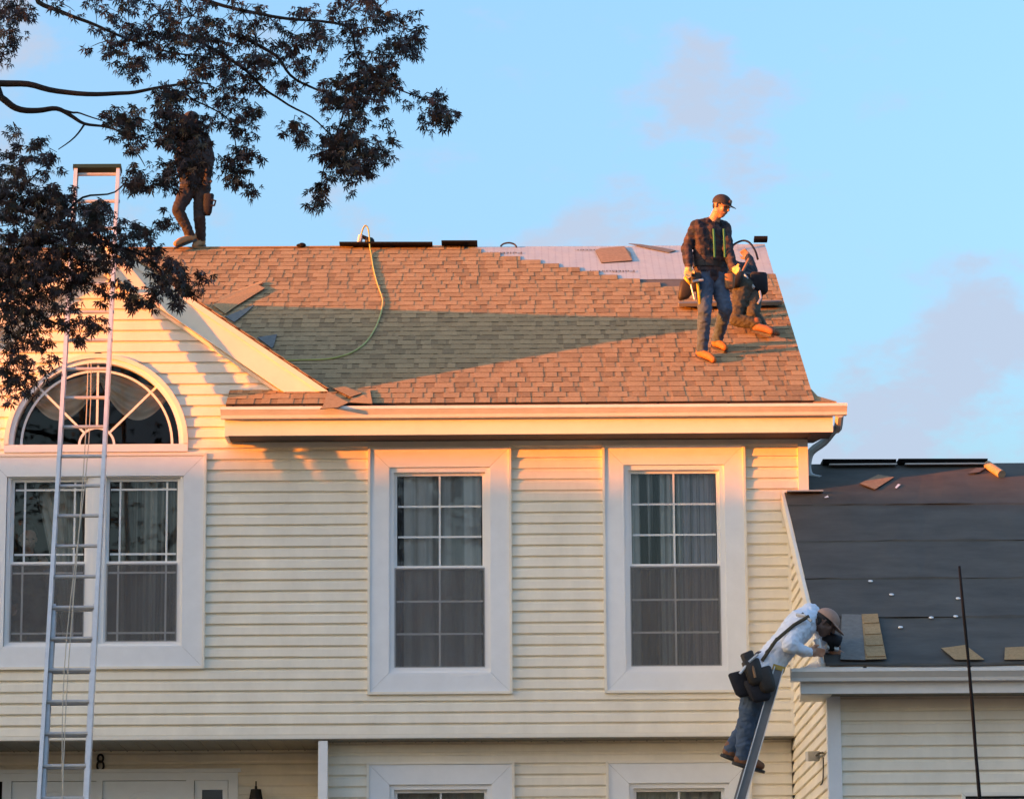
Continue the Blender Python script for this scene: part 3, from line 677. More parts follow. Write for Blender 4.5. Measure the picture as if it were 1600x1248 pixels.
# underlayments
def sheet(fn, s0, s1, x0, x1, h, nx, ny, amp, seed, edge=0.0):
    b = MB(); V = []
    for j in range(ny + 1):
        for i in range(nx + 1):
            s = s0 + (s1 - s0) * j / ny; x = x0 + (x1 - x0) * i / nx
            hh = h + amp * abs(mnoise.noise((x * 2.2 + seed, s * 2.2, seed)))
            if j == 0: s += edge * mnoise.noise((x * 3, seed, 0))
            V.append(fn(s, x, hh))
    k = nx + 1; b.add(V, [(j * k + i, j * k + i + 1, (j + 1) * k + i + 1, (j + 1) * k + i) for j in range(ny) for i in range(nx)]); return b
sheet(rp, 3.95, 4.75, 1.0, 2.60, .0015, 20, 8, .002, 3).build('felt_sheet', 'felt_brown', roof)
sheet(rp, 4.56, SMAX + .005, -.80, XR - .02, .0045, 60, 20, .005, 9, .01).build('underlayment_sheet', 'wrap', roof, smooth=True)
sheet(rp, 4.72, SMAX + .01, 2.30, XR - .004, .012, 14, 16, .022, 21, .02).build('underlayment_sheet', 'wrap', roof, smooth=True)
# drip edge / rake on the right
rr = MB(); rr.hexa([rp(0, XR - .03, -.13), rp(0, XR - .002, -.13), rp(SMAX, XR - .002, -.13), rp(SMAX, XR - .03, -.13), rp(0, XR - .03, -.003), rp(0, XR - .002, -.003), rp(SMAX, XR - .002, -.003), rp(SMAX, XR - .03, -.003)]); rr.build('rake_board', 'fascia', house)
# main eave
MZ = 6.285
gutter(-2.72, 3.126, YE - .005, MZ, 'long white gutter along the main eave', [-2.6 + .66 * i for i in range(9)])
fa = MB(); fa.box(-2.66, 3.0, YE + .003, YE + .028, 6.035, 6.29); fa.build('fascia', 'fascia', house)
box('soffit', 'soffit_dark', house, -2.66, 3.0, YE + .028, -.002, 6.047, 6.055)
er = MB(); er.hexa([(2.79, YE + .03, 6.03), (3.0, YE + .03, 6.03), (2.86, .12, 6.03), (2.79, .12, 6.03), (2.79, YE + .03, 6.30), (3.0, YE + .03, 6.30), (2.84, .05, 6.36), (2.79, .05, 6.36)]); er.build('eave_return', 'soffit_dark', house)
ft = MB(); ft.add([rp(0, XR, .01), (3.04, YE, 6.325), rp(.20, XR + .06, -.0), rp(.5, XR, .01)], [(0, 1, 2, 3)]); ft.add([rp(0, XR, -.04), (3.04, YE, 6.30), rp(.20, XR + .06, -.05), rp(.5, XR, -.04)], [(3, 2, 1, 0)])
ft.add([rp(0, XR, -.04), (3.04, YE, 6.30), (3.04, YE, 6.325), rp(0, XR, .01)], [(0, 1, 2, 3)]); ft.build('flared_corner_shingle', 'shingle_1', house)
cap0 = MB(); cap0.box(-2.69, -2.66, YE + .003, -.03, 6.03, 6.30); cap0.build('eave_end_board', 'fascia', house)
# downspout
ds = MB(); ds.tube(smooth_path([(3.06, YE - .05, 6.19), (3.06, YE + .15, 6.10)] + [tuple(at(*p)) for p in ((1303, 672, .18), (1288, 690, .32), (1268, 705, .40), (1262, 722, .42), (1262, 735, .42), (1267, 745, .40), (1282, 749, .34))], 3), .040, 8); ds.build('downspout', 'downspout', house)
# gable rake boards
for side in (1, -1):
    fn = gabp(side); b = MB(); ln = 2.22 / gc; w = .245; y0, y1 = -.115, -.03
    def q(s, h, y): return fn(s, y, h)
    # clipped level at the lower end
    zb = 6.51
    def sl(h): return (GAZ + h * gc - zb) / gsn
    t0, t1 = -.006, -w
    top0 = (GAX, GAZ + t0 / gc); 
    P = []
    for y in (y0, y1):
        P += [(GAX, y, GAZ + t0 / gc), q(sl(t0), t0, y), q(sl(t1), t1, y), (GAX, y, GAZ + t1 / gc)]
    b.add(P, [(0, 1, 2, 3), (7, 6, 5, 4), (0, 4, 5, 1), (1, 5, 6, 2), (2, 6, 7, 3), (3, 7, 4, 0)]); rbk = b.build('rake_board', 'fascia', house)
    t0, t1 = -.004, -.055; P = []
    for y in (y0 - .014, y0 - .001):
        P += [(GAX, y, GAZ + t0 / gc), q(sl(t0) - .002, t0, y), q(sl(t1) - .002, t1, y), (GAX, y, GAZ + t1 / gc)]
    b = MB(); b.add(P, [(0, 1, 2, 3), (7, 6, 5, 4), (0, 4, 5, 1), (1, 5, 6, 2), (2, 6, 7, 3), (3, 7, 4, 0)]); b.build('drip_edge', 'fascia', rbk)
    t0, t1 = -w - .004, -w - .035; P = []
    for y in (-.05, -.022):
        P += [(GAX, y, GAZ + t0 / gc), q(sl(t0) - .002, t0, y), q(sl(t1) - .002, t1, y), (GAX, y, GAZ + t1 / gc)]
    b = MB(); b.add(P, [(0, 1, 2, 3), (7, 6, 5, 4), (0, 4, 5, 1), (1, 5, 6, 2), (2, 6, 7, 3), (3, 7, 4, 0)]); b.build('frieze_strip', 'trim_cream', rbk)
print('SHINGLES', nsh)
#@@PART2
# ------------------------------------------------------------------ curtains
def curtain(x0, x1, z0, z1, Y, amp, waves, m, seed, label, top=None, group=None, shift=None):
    r = random.Random(seed); ph = [r.uniform(0, 6) for _ in range(3)]; n, k = 60, 14; b = MB(); V = []
    for j in range(k + 1):
        for i in range(n + 1):
            t = i / n; f = j / k; x = x0 + (x1 - x0) * t
            y = Y + amp * (math.sin(t * waves * 6.28 + ph[0]) + .5 * math.sin(t * waves * 2.3 * 6.28 + ph[1])) + .01 * math.sin(f * 5 + t * 9)
            if shift: x += shift(t, f)
            V.append((x, y, z0 + (z1 - z0) * f))
    b.add(V, [(j * (n + 1) + i, j * (n + 1) + i + 1, (j + 1) * (n + 1) + i + 1, (j + 1) * (n + 1) + i) for j in range(k) for i in range(n)])
    return b.build('curtain', m, None, True, label=label, cat='curtain', group=group)
curtain(-1.10, -.30, 3.75, 5.85, .125, .010, 5, 'fold_shaded_sheer', 1, 'pale sheer curtain behind the middle upper window')
curtain(-1.16, -1.03, 3.75, 5.85, .10, .006, 2, 'curtain_dark', 2, 'dark drape at the left side of the middle upper window')
curtain(1.05, 1.62, 3.75, 5.85, .14, .022, 6, 'fold_shaded_grey', 4, 'grey pleated curtain in the left half of the right upper window')
curtain(1.60, 2.04, 3.75, 5.85, .135, .022, 6, 'fold_shaded_mauve', 5, 'mauve-grey pleated curtain in the right half of the right upper window')
curtain(-3.72, -3.08, 4.0, 5.78, .14, .02, 8, 'fold_shaded_beige', 6, 'beige pleated curtain behind the right half of the double window')
curtain(-4.64, -3.98, 4.0, 5.72, .40, .03, 7, 'fold_shaded_beige', 8, 'beige curtain drawn aside behind the left half of the double window', shift=lambda t, f: (1 - t) * .40 * max(0, 1 - f * .95) ** .7)
curtain(-1.12, -.28, .9, 2.9, low_y + .2, .015, 5, 'sheer', 12, 'pale curtain behind the lower window below the middle upper window')
curtain(1.10, 1.98, .9, 2.9, low_y + .2, .02, 7, 'sheer', 13, 'pale curtain behind the lower window below the right upper window')
def swag(cx, w, ztop, drop, label, sgn):
    b = MB(); V = []; n, k = 28, 16
    for j in range(k + 1):
        f = j / k
        for i in range(n + 1):
            t = i / n; x = cx + sgn * w * (t - .5); sag = 4 * t * (1 - t)
            z = ztop - .10 * f - sag * drop * f - (.22 * (1 - t) * (1 - f * .7)); V.append((x, .15 + .025 * math.sin(f * 22) - .05 * sag * f, z))
    b.add(V, [(j * (n + 1) + i, j * (n + 1) + i + 1, (j + 1) * (n + 1) + i + 1, (j + 1) * (n + 1) + i) for j in range(k) for i in range(n)])
    b.build('swag_curtain', 'swag', None, True, label=label, cat='curtain')
swag(-4.29, .72, 6.78, .36, 'tan swag curtain in the left half of the half-round window', 1)
swag(-3.58, .72, 6.78, .36, 'tan swag curtain in the right half of the half-round window', -1)

# ------------------------------------------------------------------ ladders
def ladder(name, label, pL0, pR0, pL1, pR1, nrm, rail_d, rung0, nr, cap, step=.3048, fly=None, rail_w=.03, rail_m='alu', outward=False):
    """rails from bottom pair to top pair; nrm = direction of the rail depth (away from the climbed side)"""
    L0, R0, L1, R1 = map(Vector, (pL0, pR0, pL1, pR1)); nrm = Vector(nrm).normalized()
    root = empty(name, ((L0 + R0) / 2)[:], label=label, cat='ladder')
    ax = (L1 - L0).normalized(); side = (R0 - L0).normalized()
    for A, B, sg in ((L0, L1, 1), (R0, R1, -1)):
        if outward: sg = -sg
        b = MB(); mid = (A + B) / 2; hl = (B - A) / 2
        b.obox(mid, hl, side * .0025, nrm * rail_d / 2)                                     # web
        for s in (-1, 1): b.obox(mid + side * sg * (rail_w / 2 + .003) + nrm * s * (rail_d / 2 - .003), hl, side * rail_w / 2, nrm * .004, 1)   # flanges
        b.build('rail', [rail_m, 'alu'], root)
    ln = (L1 - L0).length
    for i in range(nr):
        d = rung0 + i * step
        if d > ln - .03: break
        a, c = L0 + ax * d, R0 + ax * d; b = MB(); b.tube([a + side * .004, c - side * .004], .017, 8); b.build('rung', 'alu_dull', root)
    if fly:
        f0, f1, offn = fly
        for A, sg in ((L0, 1), (R0, -1)):
            b = MB(); p, q = A + ax * f0 + nrm * offn + side * sg * .034, A + ax * f1 + nrm * offn + side * sg * .034
            b.obox((p + q) / 2, (q - p) / 2, side * .0025, nrm * rail_d / 2)
            for s in (-1, 1): b.obox((p + q) / 2 + side * sg * .014 + nrm * s * (rail_d / 2 - .003), (q - p) / 2, side * .012, nrm * .003)
            b.build('fly_rail', 'alu', root)
        d = .24 + .3048
        while d < f1:
            a, c = L0 + ax * d + nrm * offn, R0 + ax * d + nrm * offn; b = MB(); b.tube([a + side * .036, c - side * .036], .016, 8); b.build('rung', 'alu_dull', root); d += step
    if cap: 
        b = MB(); b.obox((L1 + R1) / 2, ax * .020, side * ((R1 - L1).length / 2 + .012), nrm * (rail_d / 2 + .012)); b.build('top_pad', cap, root)
    return root, L0, R0, ax, side
LA = .30
lp0 = (0, -.165, 7.93); ln_ = (0, 1, -LA)       # ladder plane leaning on the gable peak
tl, tr_ = on(117, 264, lp0, ln_), on(188, 264, lp0, ln_)
bl, br = on(61, 1205, lp0, ln_), on(141, 1205, lp0, ln_)
def ext(a, b, z): return tuple(np.array(b) + (np.array(a) - np.array(b)) * (z - b[2]) / (a[2] - b[2]))
bl0, br0 = ext(tl, bl, 0.0), ext(tr_, br, 0.0)
ldn = Vector(ln_).normalized()
lad, l0, r0, lax, lsd = ladder('extension_ladder', 'tall silver extension ladder leaning on the gable peak, partly behind leaves', bl0, br0, tl, tr_, ldn, .092, .24, 40, 'green_pad', fly=(.25, 4.55, .058))
b = MB(); pc = [(Vector(l0) + Vector(r0)) / 2 + lax * d + ldn * (-.02 if d < 6 else .0) + lsd * (.02 * math.sin(d * 1.3)) for d in [1 + .4 * i for i in range(16)]]; b.tube(pc, .005, 5)
pc2 = [p + lsd * (.035 * math.sin(i * .5 + 1)) for i, p in enumerate(pc)]; b.tube(pc2, .0045, 5); b.build('pull_rope', 'rope', lad)
for sg, A in ((1, l0), (-1, r0)):
    b = MB(); b.obox(Vector(A) + Vector((0, 0, .03)), (.05, 0, 0), (0, .09, 0), (0, 0, .03)); b.build('foot', 'black', lad)
t2 = at(1217, 1043, -4.0); b2 = at(1160, 1240, -4.0)
n0 = ext(t2, b2, 0.0); nr_ = Vector((t2[0] - n0[0], 0, t2[2] - n0[2])).normalized(); nn = Vector((nr_.z, 0, -nr_.x))
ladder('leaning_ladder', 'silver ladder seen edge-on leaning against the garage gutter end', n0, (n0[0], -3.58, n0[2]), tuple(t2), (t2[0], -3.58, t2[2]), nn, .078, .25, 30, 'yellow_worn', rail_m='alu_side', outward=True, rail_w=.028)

# ------------------------------------------------------------------ people
def person(name, label, J, regs, face, up=(0, 0, 1), head_r=.098, voxel=.0085, prims_extra=(), torso_r=1.0, seed=0, fingers=True, base=None, fold=.0085, head_mat='skin', slim=1.0):
    """J: joint name -> point. regs: region -> material. One remeshed continuous body."""
    J = {k: Vector(v) for k, v in J.items()}; P = []   # (a, ra, b, rb, region)
    def seg(a, ra, b, rb, g): P.append((Vector(a), ra, Vector(b), rb, g))
    pel = (J['hipL'] + J['hipR']) / 2; che = (J['shL'] + J['shR']) / 2
    k = torso_r; sp = che - pel
    for s in 'LR':
        seg(J['hip' + s], .098 * k, pel + sp * .55 + (J['sh' + s] - che) * .55, .100 * k, 'torso'); seg(pel + sp * .55 + (J['sh' + s] - che) * .55, .100 * k, J['sh' + s] - sp * .10 - (J['sh' + s] - che) * .12, .088 * k, 'torso')
        seg(J['hip' + s], .094 * slim, J['knee' + s], .064 * slim, 'leg'); seg(J['knee' + s], .064 * slim, J['ank' + s], .050 * slim, 'leg')
        f = (J['toe' + s] - J['ank' + s]); fl = Vector((f.x, f.y, 0)); 
        seg(J['ank' + s] + Vector((0, 0, .03)), .046, J['ank' + s] - Vector((0, 0, .03)), .050, 'boot')
        seg(J['ank' + s] - f * .22 + Vector((0, 0, -.035)), .040, J['toe' + s] - f * .30 + Vector((0, 0, .002)), .039, 'boot'); seg(J['toe' + s] - f * .30 + Vector((0, 0, .002)), .039, J['toe' + s], .033, 'boot')
        seg(J['sh' + s], .066 * slim, J['elb' + s], .052 * slim, 'arm'); seg(J['elb' + s], .052 * slim, J['wri' + s], .038 * slim, 'arm')
        # hand
        d = (J['hand' + s] - J['wri' + s]); dl = max(d.length, 1e-4); d = d / dl; sd = d.cross(Vector((0, 1, 0.3))).normalized(); nrm = d.cross(sd)
        seg(J['wri' + s], .028, J['wri' + s] + d * .05, .033, 'hand'); 
        for q in (-1, 0, 1): seg(J['wri' + s] + d * .03 + sd * q * .018, .018, J['wri' + s] + d * .09 + sd * q * .026, .016, 'hand')
        for q, l in ((-1.5, .055), (-.5, .07), (.5, .075), (1.5, .065)):
            a = J['wri' + s] + d * .09 + sd * q * .0195; m1 = a + d * l * .55 + nrm * .012; seg(a, .0105, m1, .0095, 'hand'); seg(m1, .0095, m1 + d * l * .35 + nrm * .026, .008, 'hand')
        a = J['wri' + s] + d * .035 + sd * .03; seg(a, .013, a + sd * .028 + d * .03 + nrm * .01, .0115, 'hand'); seg(a + sd * .028 + d * .03 + nrm * .01, .0115, a + sd * .03 + d * .058 + nrm * .022, .009, 'hand')
    seg(pel, .11 * k, pel + sp * .5, .105 * k, 'torso'); seg(pel + sp * .5, .105 * k, che - sp * .12, .115 * k, 'torso')
    seg(J['hipL'], .10 * k, J['hipR'], .10 * k, 'leg')
    seg(J['shL'], .060, J['shR'], .060, 'torso')
    H = J['head']; nk = che + (H - che) * .25
    seg(che, .075, nk, .062, 'torso')
    for s in 'LR': seg(nk - (H - che) * .02, .055, J['sh' + s] + (nk - J['sh' + s]) * .25, .056, 'torso')

    fw = Vector(face).normalized(); u = Vector(up); u = (u - fw * u.dot(fw)).normalized(); lt = u.cross(fw)
    R = head_r
    seg(nk, .056, H - u * R * .45 - fw * R * .15, .054, 'skin')
    seg(H + u * R * .28 - fw * R * .12, R * .80, H + u * R * .28 + fw * R * .10, R * .76, 'skin'); seg(H - u * R * .25, R * .70, H + fw * R * .18 - u * R * .35, R * .62, 'skin')
    seg(H + fw * R * .30 - u * R * .85, R * .34, H + fw * R * .42 - u * R * .80, R * .30, 'skin')       # chin
    for q in (-1, 1):
        seg(H + lt * q * R * .42 - u * R * .55 + fw * R * .05, R * .32, H + fw * R * .38 - u * R * .80 + lt * q * R * .12, R * .26, 'skin')   # jaw
        seg(H + lt * q * R * .82 + u * R * .08 - fw * R * .05, R * .12, H + lt * q * R * .84 - u * R * .22 - fw * R * .02, R * .09, 'skin')   # ears
        seg(H + lt * q * R * .40 + fw * R * .60 - u * R * .20, R * .20, H + lt * q * R * .34 + fw * R * .58 - u * R * .30, R * .2, 'skin')
    seg(H + fw * R * .86 + u * R * .08, R * .10, H + fw * R * 1.02 - u * R * .26, R * .135, 'skin')      # nose
    seg(H + fw * R * .80 + u * R * .22 - lt * R * .35, R * .09, H + fw * R * .80 + u * R * .22 + lt * R * .35, R * .09, 'skin')  # brow
    seg(H + fw * R * .74 - u * R * .56 - lt * R * .18, R * .10, H + fw * R * .74 - u * R * .56 + lt * R * .18, R * .10, 'skin')  # lips
    for e in prims_extra: seg(*e)
    b = MB()
    for a, ra, c, rb, g in P:
        t = c - a; L = t.length; z = t / L if L > 1e-6 else Vector((0, 0, 1)); x = z.orthogonal().normalized(); y = z.cross(x); V = []; nu = 14
        rows = [(math.pi * i / 10) for i in range(6)]
        for ph in [math.pi * i / 8 for i in range(9)]:
            cc = math.cos(ph); 
            for side_ in ((a, ra, 1) if ph > math.pi / 2 + 1e-6 else (c, rb, 1),):
                ctr, r_, _ = side_; 
                for j in range(nu): V.append(ctr + z * (cc * r_) + (x * math.cos(2 * math.pi * j / nu) + y * math.sin(2 * math.pi * j / nu)) * (math.sin(ph) * r_))
            if abs(ph - math.pi / 2) < 1e-6:
                for j in range(nu): V.append(a + (x * math.cos(2 * math.pi * j / nu) + y * math.sin(2 * math.pi * j / nu)) * ra)
        nr2 = len(V) // nu
        b.add(V, [(i * nu + j, (i + 1) * nu + j, (i + 1) * nu + (j + 1) % nu, i * nu + (j + 1) % nu) for i in range(nr2 - 1) for j in range(nu)] + [tuple(range(nu)), tuple(range((nr2) * nu - 1, (nr2 - 1) * nu - 1, -1))])
    basep = Vector(base) if base else Vector((pel.x, pel.y, min(J['toeL'].z, J['toeR'].z) - .04))
    tmp = bpy.data.objects.new('tmp', b.mesh('tmp', 'skin', False, basep)); COL.objects.link(tmp)
    md = tmp.modifiers.new('r', 'REMESH'); md.mode = 'VOXEL'; md.voxel_size = voxel; md.use_smooth_shade = True
    sm = tmp.modifiers.new('s', 'SMOOTH'); sm.factor = .5; sm.iterations = 2
    dg = bpy.context.evaluated_depsgraph_get(); me = bpy.data.meshes.new_from_object(tmp.evaluated_get(dg)); bpy.data.objects.remove(tmp)
    names = sorted(set(p[4] for p in P)); me.materials.clear()
    for g in names: me.materials.append(MATS[regs[g]])
    n = len(me.vertices); co = np.empty(n * 3); me.vertices.foreach_get('co', co); co = co.reshape(-1, 3) + np.array(basep)
    best = np.full(n, 1e9); lab = np.zeros(n, int)
    for a, ra, c, rb, g in P:
        A = np.array(a); Bv = np.array(c) - A; L2 = max(Bv @ Bv, 1e-9); t = np.clip(((co - A) @ Bv) / L2, 0, 1)
        dd = np.linalg.norm(co - A - t[:, None] * Bv, axis=1) - (ra + (rb - ra) * t); w = dd < best; best[w] = dd[w]; lab[w] = names.index(g)
    nm = np.empty(n * 3); me.vertices.foreach_get('normal', nm); nm = nm.reshape(-1, 3); cloth = [names.index(g) for g in ('torso', 'leg', 'arm') if g in names]
    for i in range(n):
        if lab[i] in cloth:
            p = co[i]; v = (1 - 2.2 * abs(mnoise.noise((p[0] * 9 + seed, p[1] * 9, p[2] * 13 + p[0] * 5)))) + .7 * (1 - 2.2 * abs(mnoise.noise((p[0] * 19, p[1] * 19 + seed, p[2] * 26 - p[0] * 9)))); co[i] += nm[i] * (v - .4) * fold
    me.vertices.foreach_set('co', (co - np.array(basep)).ravel())
    pv = np.empty(len(me.loops), int); me.loops.foreach_get('vertex_index', pv); st = np.empty(len(me.polygons), int); me.polygons.foreach_get('loop_start', st)
    me.polygons.foreach_set('material_index', lab[pv[st]].astype(np.int32)); me.polygons.foreach_set('use_smooth', [True] * len(me.polygons)); me.update()
    me.name = 'body'; o = bpy.data.objects.new(name, me); COL.objects.link(o); o.location = basep; tag(o, label, 'person')
    e = MB()
    for q in (-1, 1): e = MB(); e.ellipsoid(H + lt * q * R * .34 + fw * R * .83 + u * R * .05, lt * R * .12, u * R * .055, fw * R * .06, 8, 6); e.build('eye', 'eye', o, True)
    for s in 'LR':
        f = J['toe' + s] - J['ank' + s]; fl = Vector((f.x, f.y, f.z + .03)); a = J['ank' + s] - f * .22 + Vector((0, 0, -.035)); c_ = J['toe' + s]; d_ = (c_ - a).normalized(); w_ = d_.cross(Vector((0, 0, 1))).normalized(); n_ = w_.cross(d_)
        sb = MB(); V = []
        for h_ in (-.052, -.030):
            for q in range(14): an = 2 * math.pi * q / 14; V.append((a + c_) / 2 + d_ * math.cos(an) * ((c_ - a).length / 2 + .045) + w_ * math.sin(an) * .048 + n_ * h_)
        sb.add(V, [(q, (q + 1) % 14, 14 + (q + 1) % 14, 14 + q) for q in range(14)] + [tuple(range(13, -1, -1)), tuple(range(14, 28))]); sb.build('boot_sole', 'leather', o)
    e = MB(); e.ellipsoid(H + fw * R * .845 - u * R * .56, lt * R * .24, u * R * .03, fw * R * .03, 8, 6); e.build('mouth', 'lips', o, True)
    return o, H, fw, u, lt, R, pel, che
def cap_on(o, H, fw, u, lt, R, m, mbrim, tilt=.15):
    b = MB(); ux = (u + fw * tilt * .3).normalized(); f2 = (fw - ux * fw.dot(ux)).normalized()
    b.ellipsoid(H + ux * R * .34 - f2 * R * .05, lt * R * .93, f2 * R * 1.03, ux * R * .86, 18, 8, 0, 0, .52)
    b.build('cap', m, o, True)
    b = MB(); V = []; n = 12
    for t in (0, 1):
        for i in range(n + 1):
            a = -1.15 + 2.3 * i / n; V.append(H + ux * R * (.36 - .10 * t - .06 * math.cos(a) * t) + lt * math.sin(a) * R * (.92 if t == 0 else .88) + f2 * (math.cos(a) * R * .98 + t * R * (.75 * math.cos(a * .9) + .0)))
    V2 = [v - ux * .006 for v in V]; k = n + 1
    b.add(V + V2, [(i, i + 1, k + i + 1, k + i) for i in range(n)] + [(2 * k + i, 3 * k + i, 3 * k + i + 1, 2 * k + i + 1) for i in range(n)] + [(k + i, k + i + 1, 3 * k + i + 1, 3 * k + i) for i in range(n)])
    b.build('cap_brim', mbrim, o, True)
def hair_on(o, H, fw, u, lt, R, long=False):
    b = MB(); b.ellipsoid(H + u * R * .25 - fw * R * .16, lt * R * .90, fw * R * .92, u * R * .92, 16, 8, 0, 0, .55)
    b.ellipsoid(H - fw * R * .42 - u * R * .05, lt * R * .70, fw * R * .5, u * R * (.95 if long else .6), 14, 8); b.build('hair', 'hair', o, True)
def belt_on(o, pel, che, lt, r=.13, d=.118, m='leather'):
    ax = (che - pel).normalized(); l = (lt - ax * lt.dot(ax)).normalized(); f = ax.cross(l); b = MB(); c = pel + ax * .10; V = []
    for h in (-.03, .03):
        for i in range(24): a = 2 * math.pi * i / 24; V.append(c + ax * h + l * math.cos(a) * (r + .06) + f * math.sin(a) * d)
    b.add(V, [(i, (i + 1) % 24, 24 + (i + 1) % 24, 24 + i) for i in range(24)]); b.build('tool_belt', m, o, True); return c, ax, l, f
def pouch(o, c, ux, uy, uz, m, name='pouch'):
    b = MB(); ux, uy, uz = Vector(ux), Vector(uy), Vector(uz)
    V = []; n = 10
    for k_, (s, z) in enumerate(((.62, -1), (.92, -.7), (1.0, 0), (1.05, .9), (.92, 1.0))):
        for i in range(n): a = 2 * math.pi * i / n; V.append(Vector(c) + uz * z + ux * s * math.copysign(abs(math.cos(a)) ** .55, math.cos(a)) + uy * s * math.copysign(abs(math.sin(a)) ** .55, math.sin(a)))
    b.add(V, [(k_ * n + i, k_ * n + (i + 1) % n, (k_ + 1) * n + (i + 1) % n, (k_ + 1) * n + i) for k_ in range(4) for i in range(n)] + [tuple(range(n - 1, -1, -1)), tuple(range(4 * n, 5 * n))]); return b.build(name, m, o, True)
def strap(o, pts, w, m, name='strap'):
    b = MB(); b.tube(pts, w, 5); return b.build(name, m, o)
P_ = lambda d: {k: at(*v) for k, v in d.items()}

# worker standing on the main roof
J = P_(dict(hipL=(1120, 432, .92), hipR=(1101, 430, .88), kneeL=(1134, 484, .84), kneeR=(1101, 487, .72), ankL=(1120, 532, 1.16), ankR=(1097, 548, .86), toeL=(1133, 543, 1.03), toeR=(1115, 562, .70),
    shL=(1131, 356, .98), shR=(1089, 354, .86), elbL=(1139, 396, .82), elbR=(1073, 388, .84), wriL=(1146, 420, .66), wriR=(1076, 416, .72), handL=(1154, 424, .58), handR=(1075, 430, .68), head=(1127, 322, .82)))
w1 = person('person', 'worker in plaid jacket, dark cap, jeans and tan boots standing on the roof', J, dict(torso='plaid', arm='plaid', leg='jeans', boot='boot', hand='glove', skin='skin'), (.72, -.55, -.34), torso_r=1.02, seed=1)
o, H, fw, u, lt, R, pel, che = w1
cap_on(o, H, fw, u, lt, R, 'cap_dark', 'cap_dark'); hair_on(o, H, fw, u, lt, R * .97)
b = MB(); b.ellipsoid(H + fw * R * .98 + u * R * .62, lt * R * .28, u * R * .22, fw * R * .05, 10, 6); b.build('cap_badge', 'cap_tan', o, True)
c, ax, l, f = belt_on(o, pel, che, J['shL'] - J['shR'] if False else Vector(J['shL']) - Vector(J['shR']))
pouch(o, at(1072, 452, .76), (.075, 0, .02), (0, .05, 0), (.02, 0, .10), 'leather'); pouch(o, at(1086, 441, .74), (.05, 0, 0), (0, .04, 0), (.01, 0, .09), 'leather', 'pouch')
pouch(o, at(1140, 440, .82), (.05, 0, 0), (0, .04, 0), (0, 0, .075), 'leather_tan')
for px in (1115, 1131): strap(o, [at(px, 358, .72), at(px + 1, 375, .715), at(px + 2, 402, .735)], .012, 'hiviz', 'suspender')
hm = empty('hammer', tuple(at(1094, 475, .70)), label='hammer with orange handle hanging from the standing worker\'s belt', cat='hammer')
b = MB(); b.tube([at(1090, 443, .695), at(1094, 475, .70)], [.014, .016], 8); b.build('handle', 'yellow', hm, True)
b = MB(); b.tube([at(1082, 440, .69), at(1099, 437, .69)], .014, 8); b.build('hammer_head', 'alu_dull', hm)
tl_ = empty('knife', tuple(at(1076, 441, .64)), label='yellow utility knife in the standing worker\'s gloved hand', cat='knife')
b = MB(); b.tube([at(1070, 433, .655), at(1079, 444, .64)], [.018, .014], 8); b.build('grip', 'yellow', tl_, True)
b = MB(); b.tube([at(1079, 444, .64), at(1085, 468, .635)], [.008, .006], 6); b.build('blade', 'alu', tl_)

# second worker kneeling behind him
J = P_(dict(hipL=(1178, 452, 1.95), hipR=(1160, 450, 1.80), kneeL=(1176, 492, 1.62), kneeR=(1150, 500, 1.62), ankL=(1190, 508, 1.75), ankR=(1183, 507, 1.55), toeL=(1214, 521, 1.58), toeR=(1206, 518, 1.36),
    shL=(1160, 421, 2.30), shR=(1133, 425, 2.12), elbL=(1176, 425, 2.62), elbR=(1140, 440, 1.95), wriL=(1170, 403, 2.98), wriR=(1152, 440, 2.25), handL=(1164, 396, 3.08), handR=(1158, 445, 2.32), head=(1121, 414, 2.40)))
w2 = person('person', 'worker in dark clothes kneeling on the roof behind the standing man', J, dict(torso='dark_cloth', arm='dark_cloth', leg='olive', boot='boot_brown', hand='leather_tan', skin='skin'), (-.3, .5, -.8), up=(-.5, .3, .8), seed=5, torso_r=1.08)
o, H, fw, u, lt, R, pel, che = w2
cap_on(o, H, fw, u, lt, R, 'cap_dark', 'cap_dark'); hair_on(o, H, fw, u, lt, R * .97)
c, ax, l, f = belt_on(o, pel, che, Vector(J['shL']) - Vector(J['shR']), .14, .13)
pouch(o, at(1187, 443, 1.85), (.085, .02, 0), (0, .08, 0), (-.01, 0, .105), 'dark_cloth'); pouch(o, at(1150, 437, 1.70), (.06, 0, 0), (0, .05, 0), (.03, 0, .08), 'leather')
strap(o, [at(1170, 405, 2.05), at(1160, 425, 1.90), at(1172, 440, 1.78)], .016, 'leather_tan', 'harness_strap'); strap(o, [at(1145, 415, 2.0), at(1165, 432, 1.82), at(1178, 450, 1.74)], .016, 'cam_grey', 'harness_strap')
strap(o, [at(1187, 455, 1.72), at(1189, 466, 1.66), at(1184, 474, 1.62)], .012, 'alu_dull', 'tool_loop')

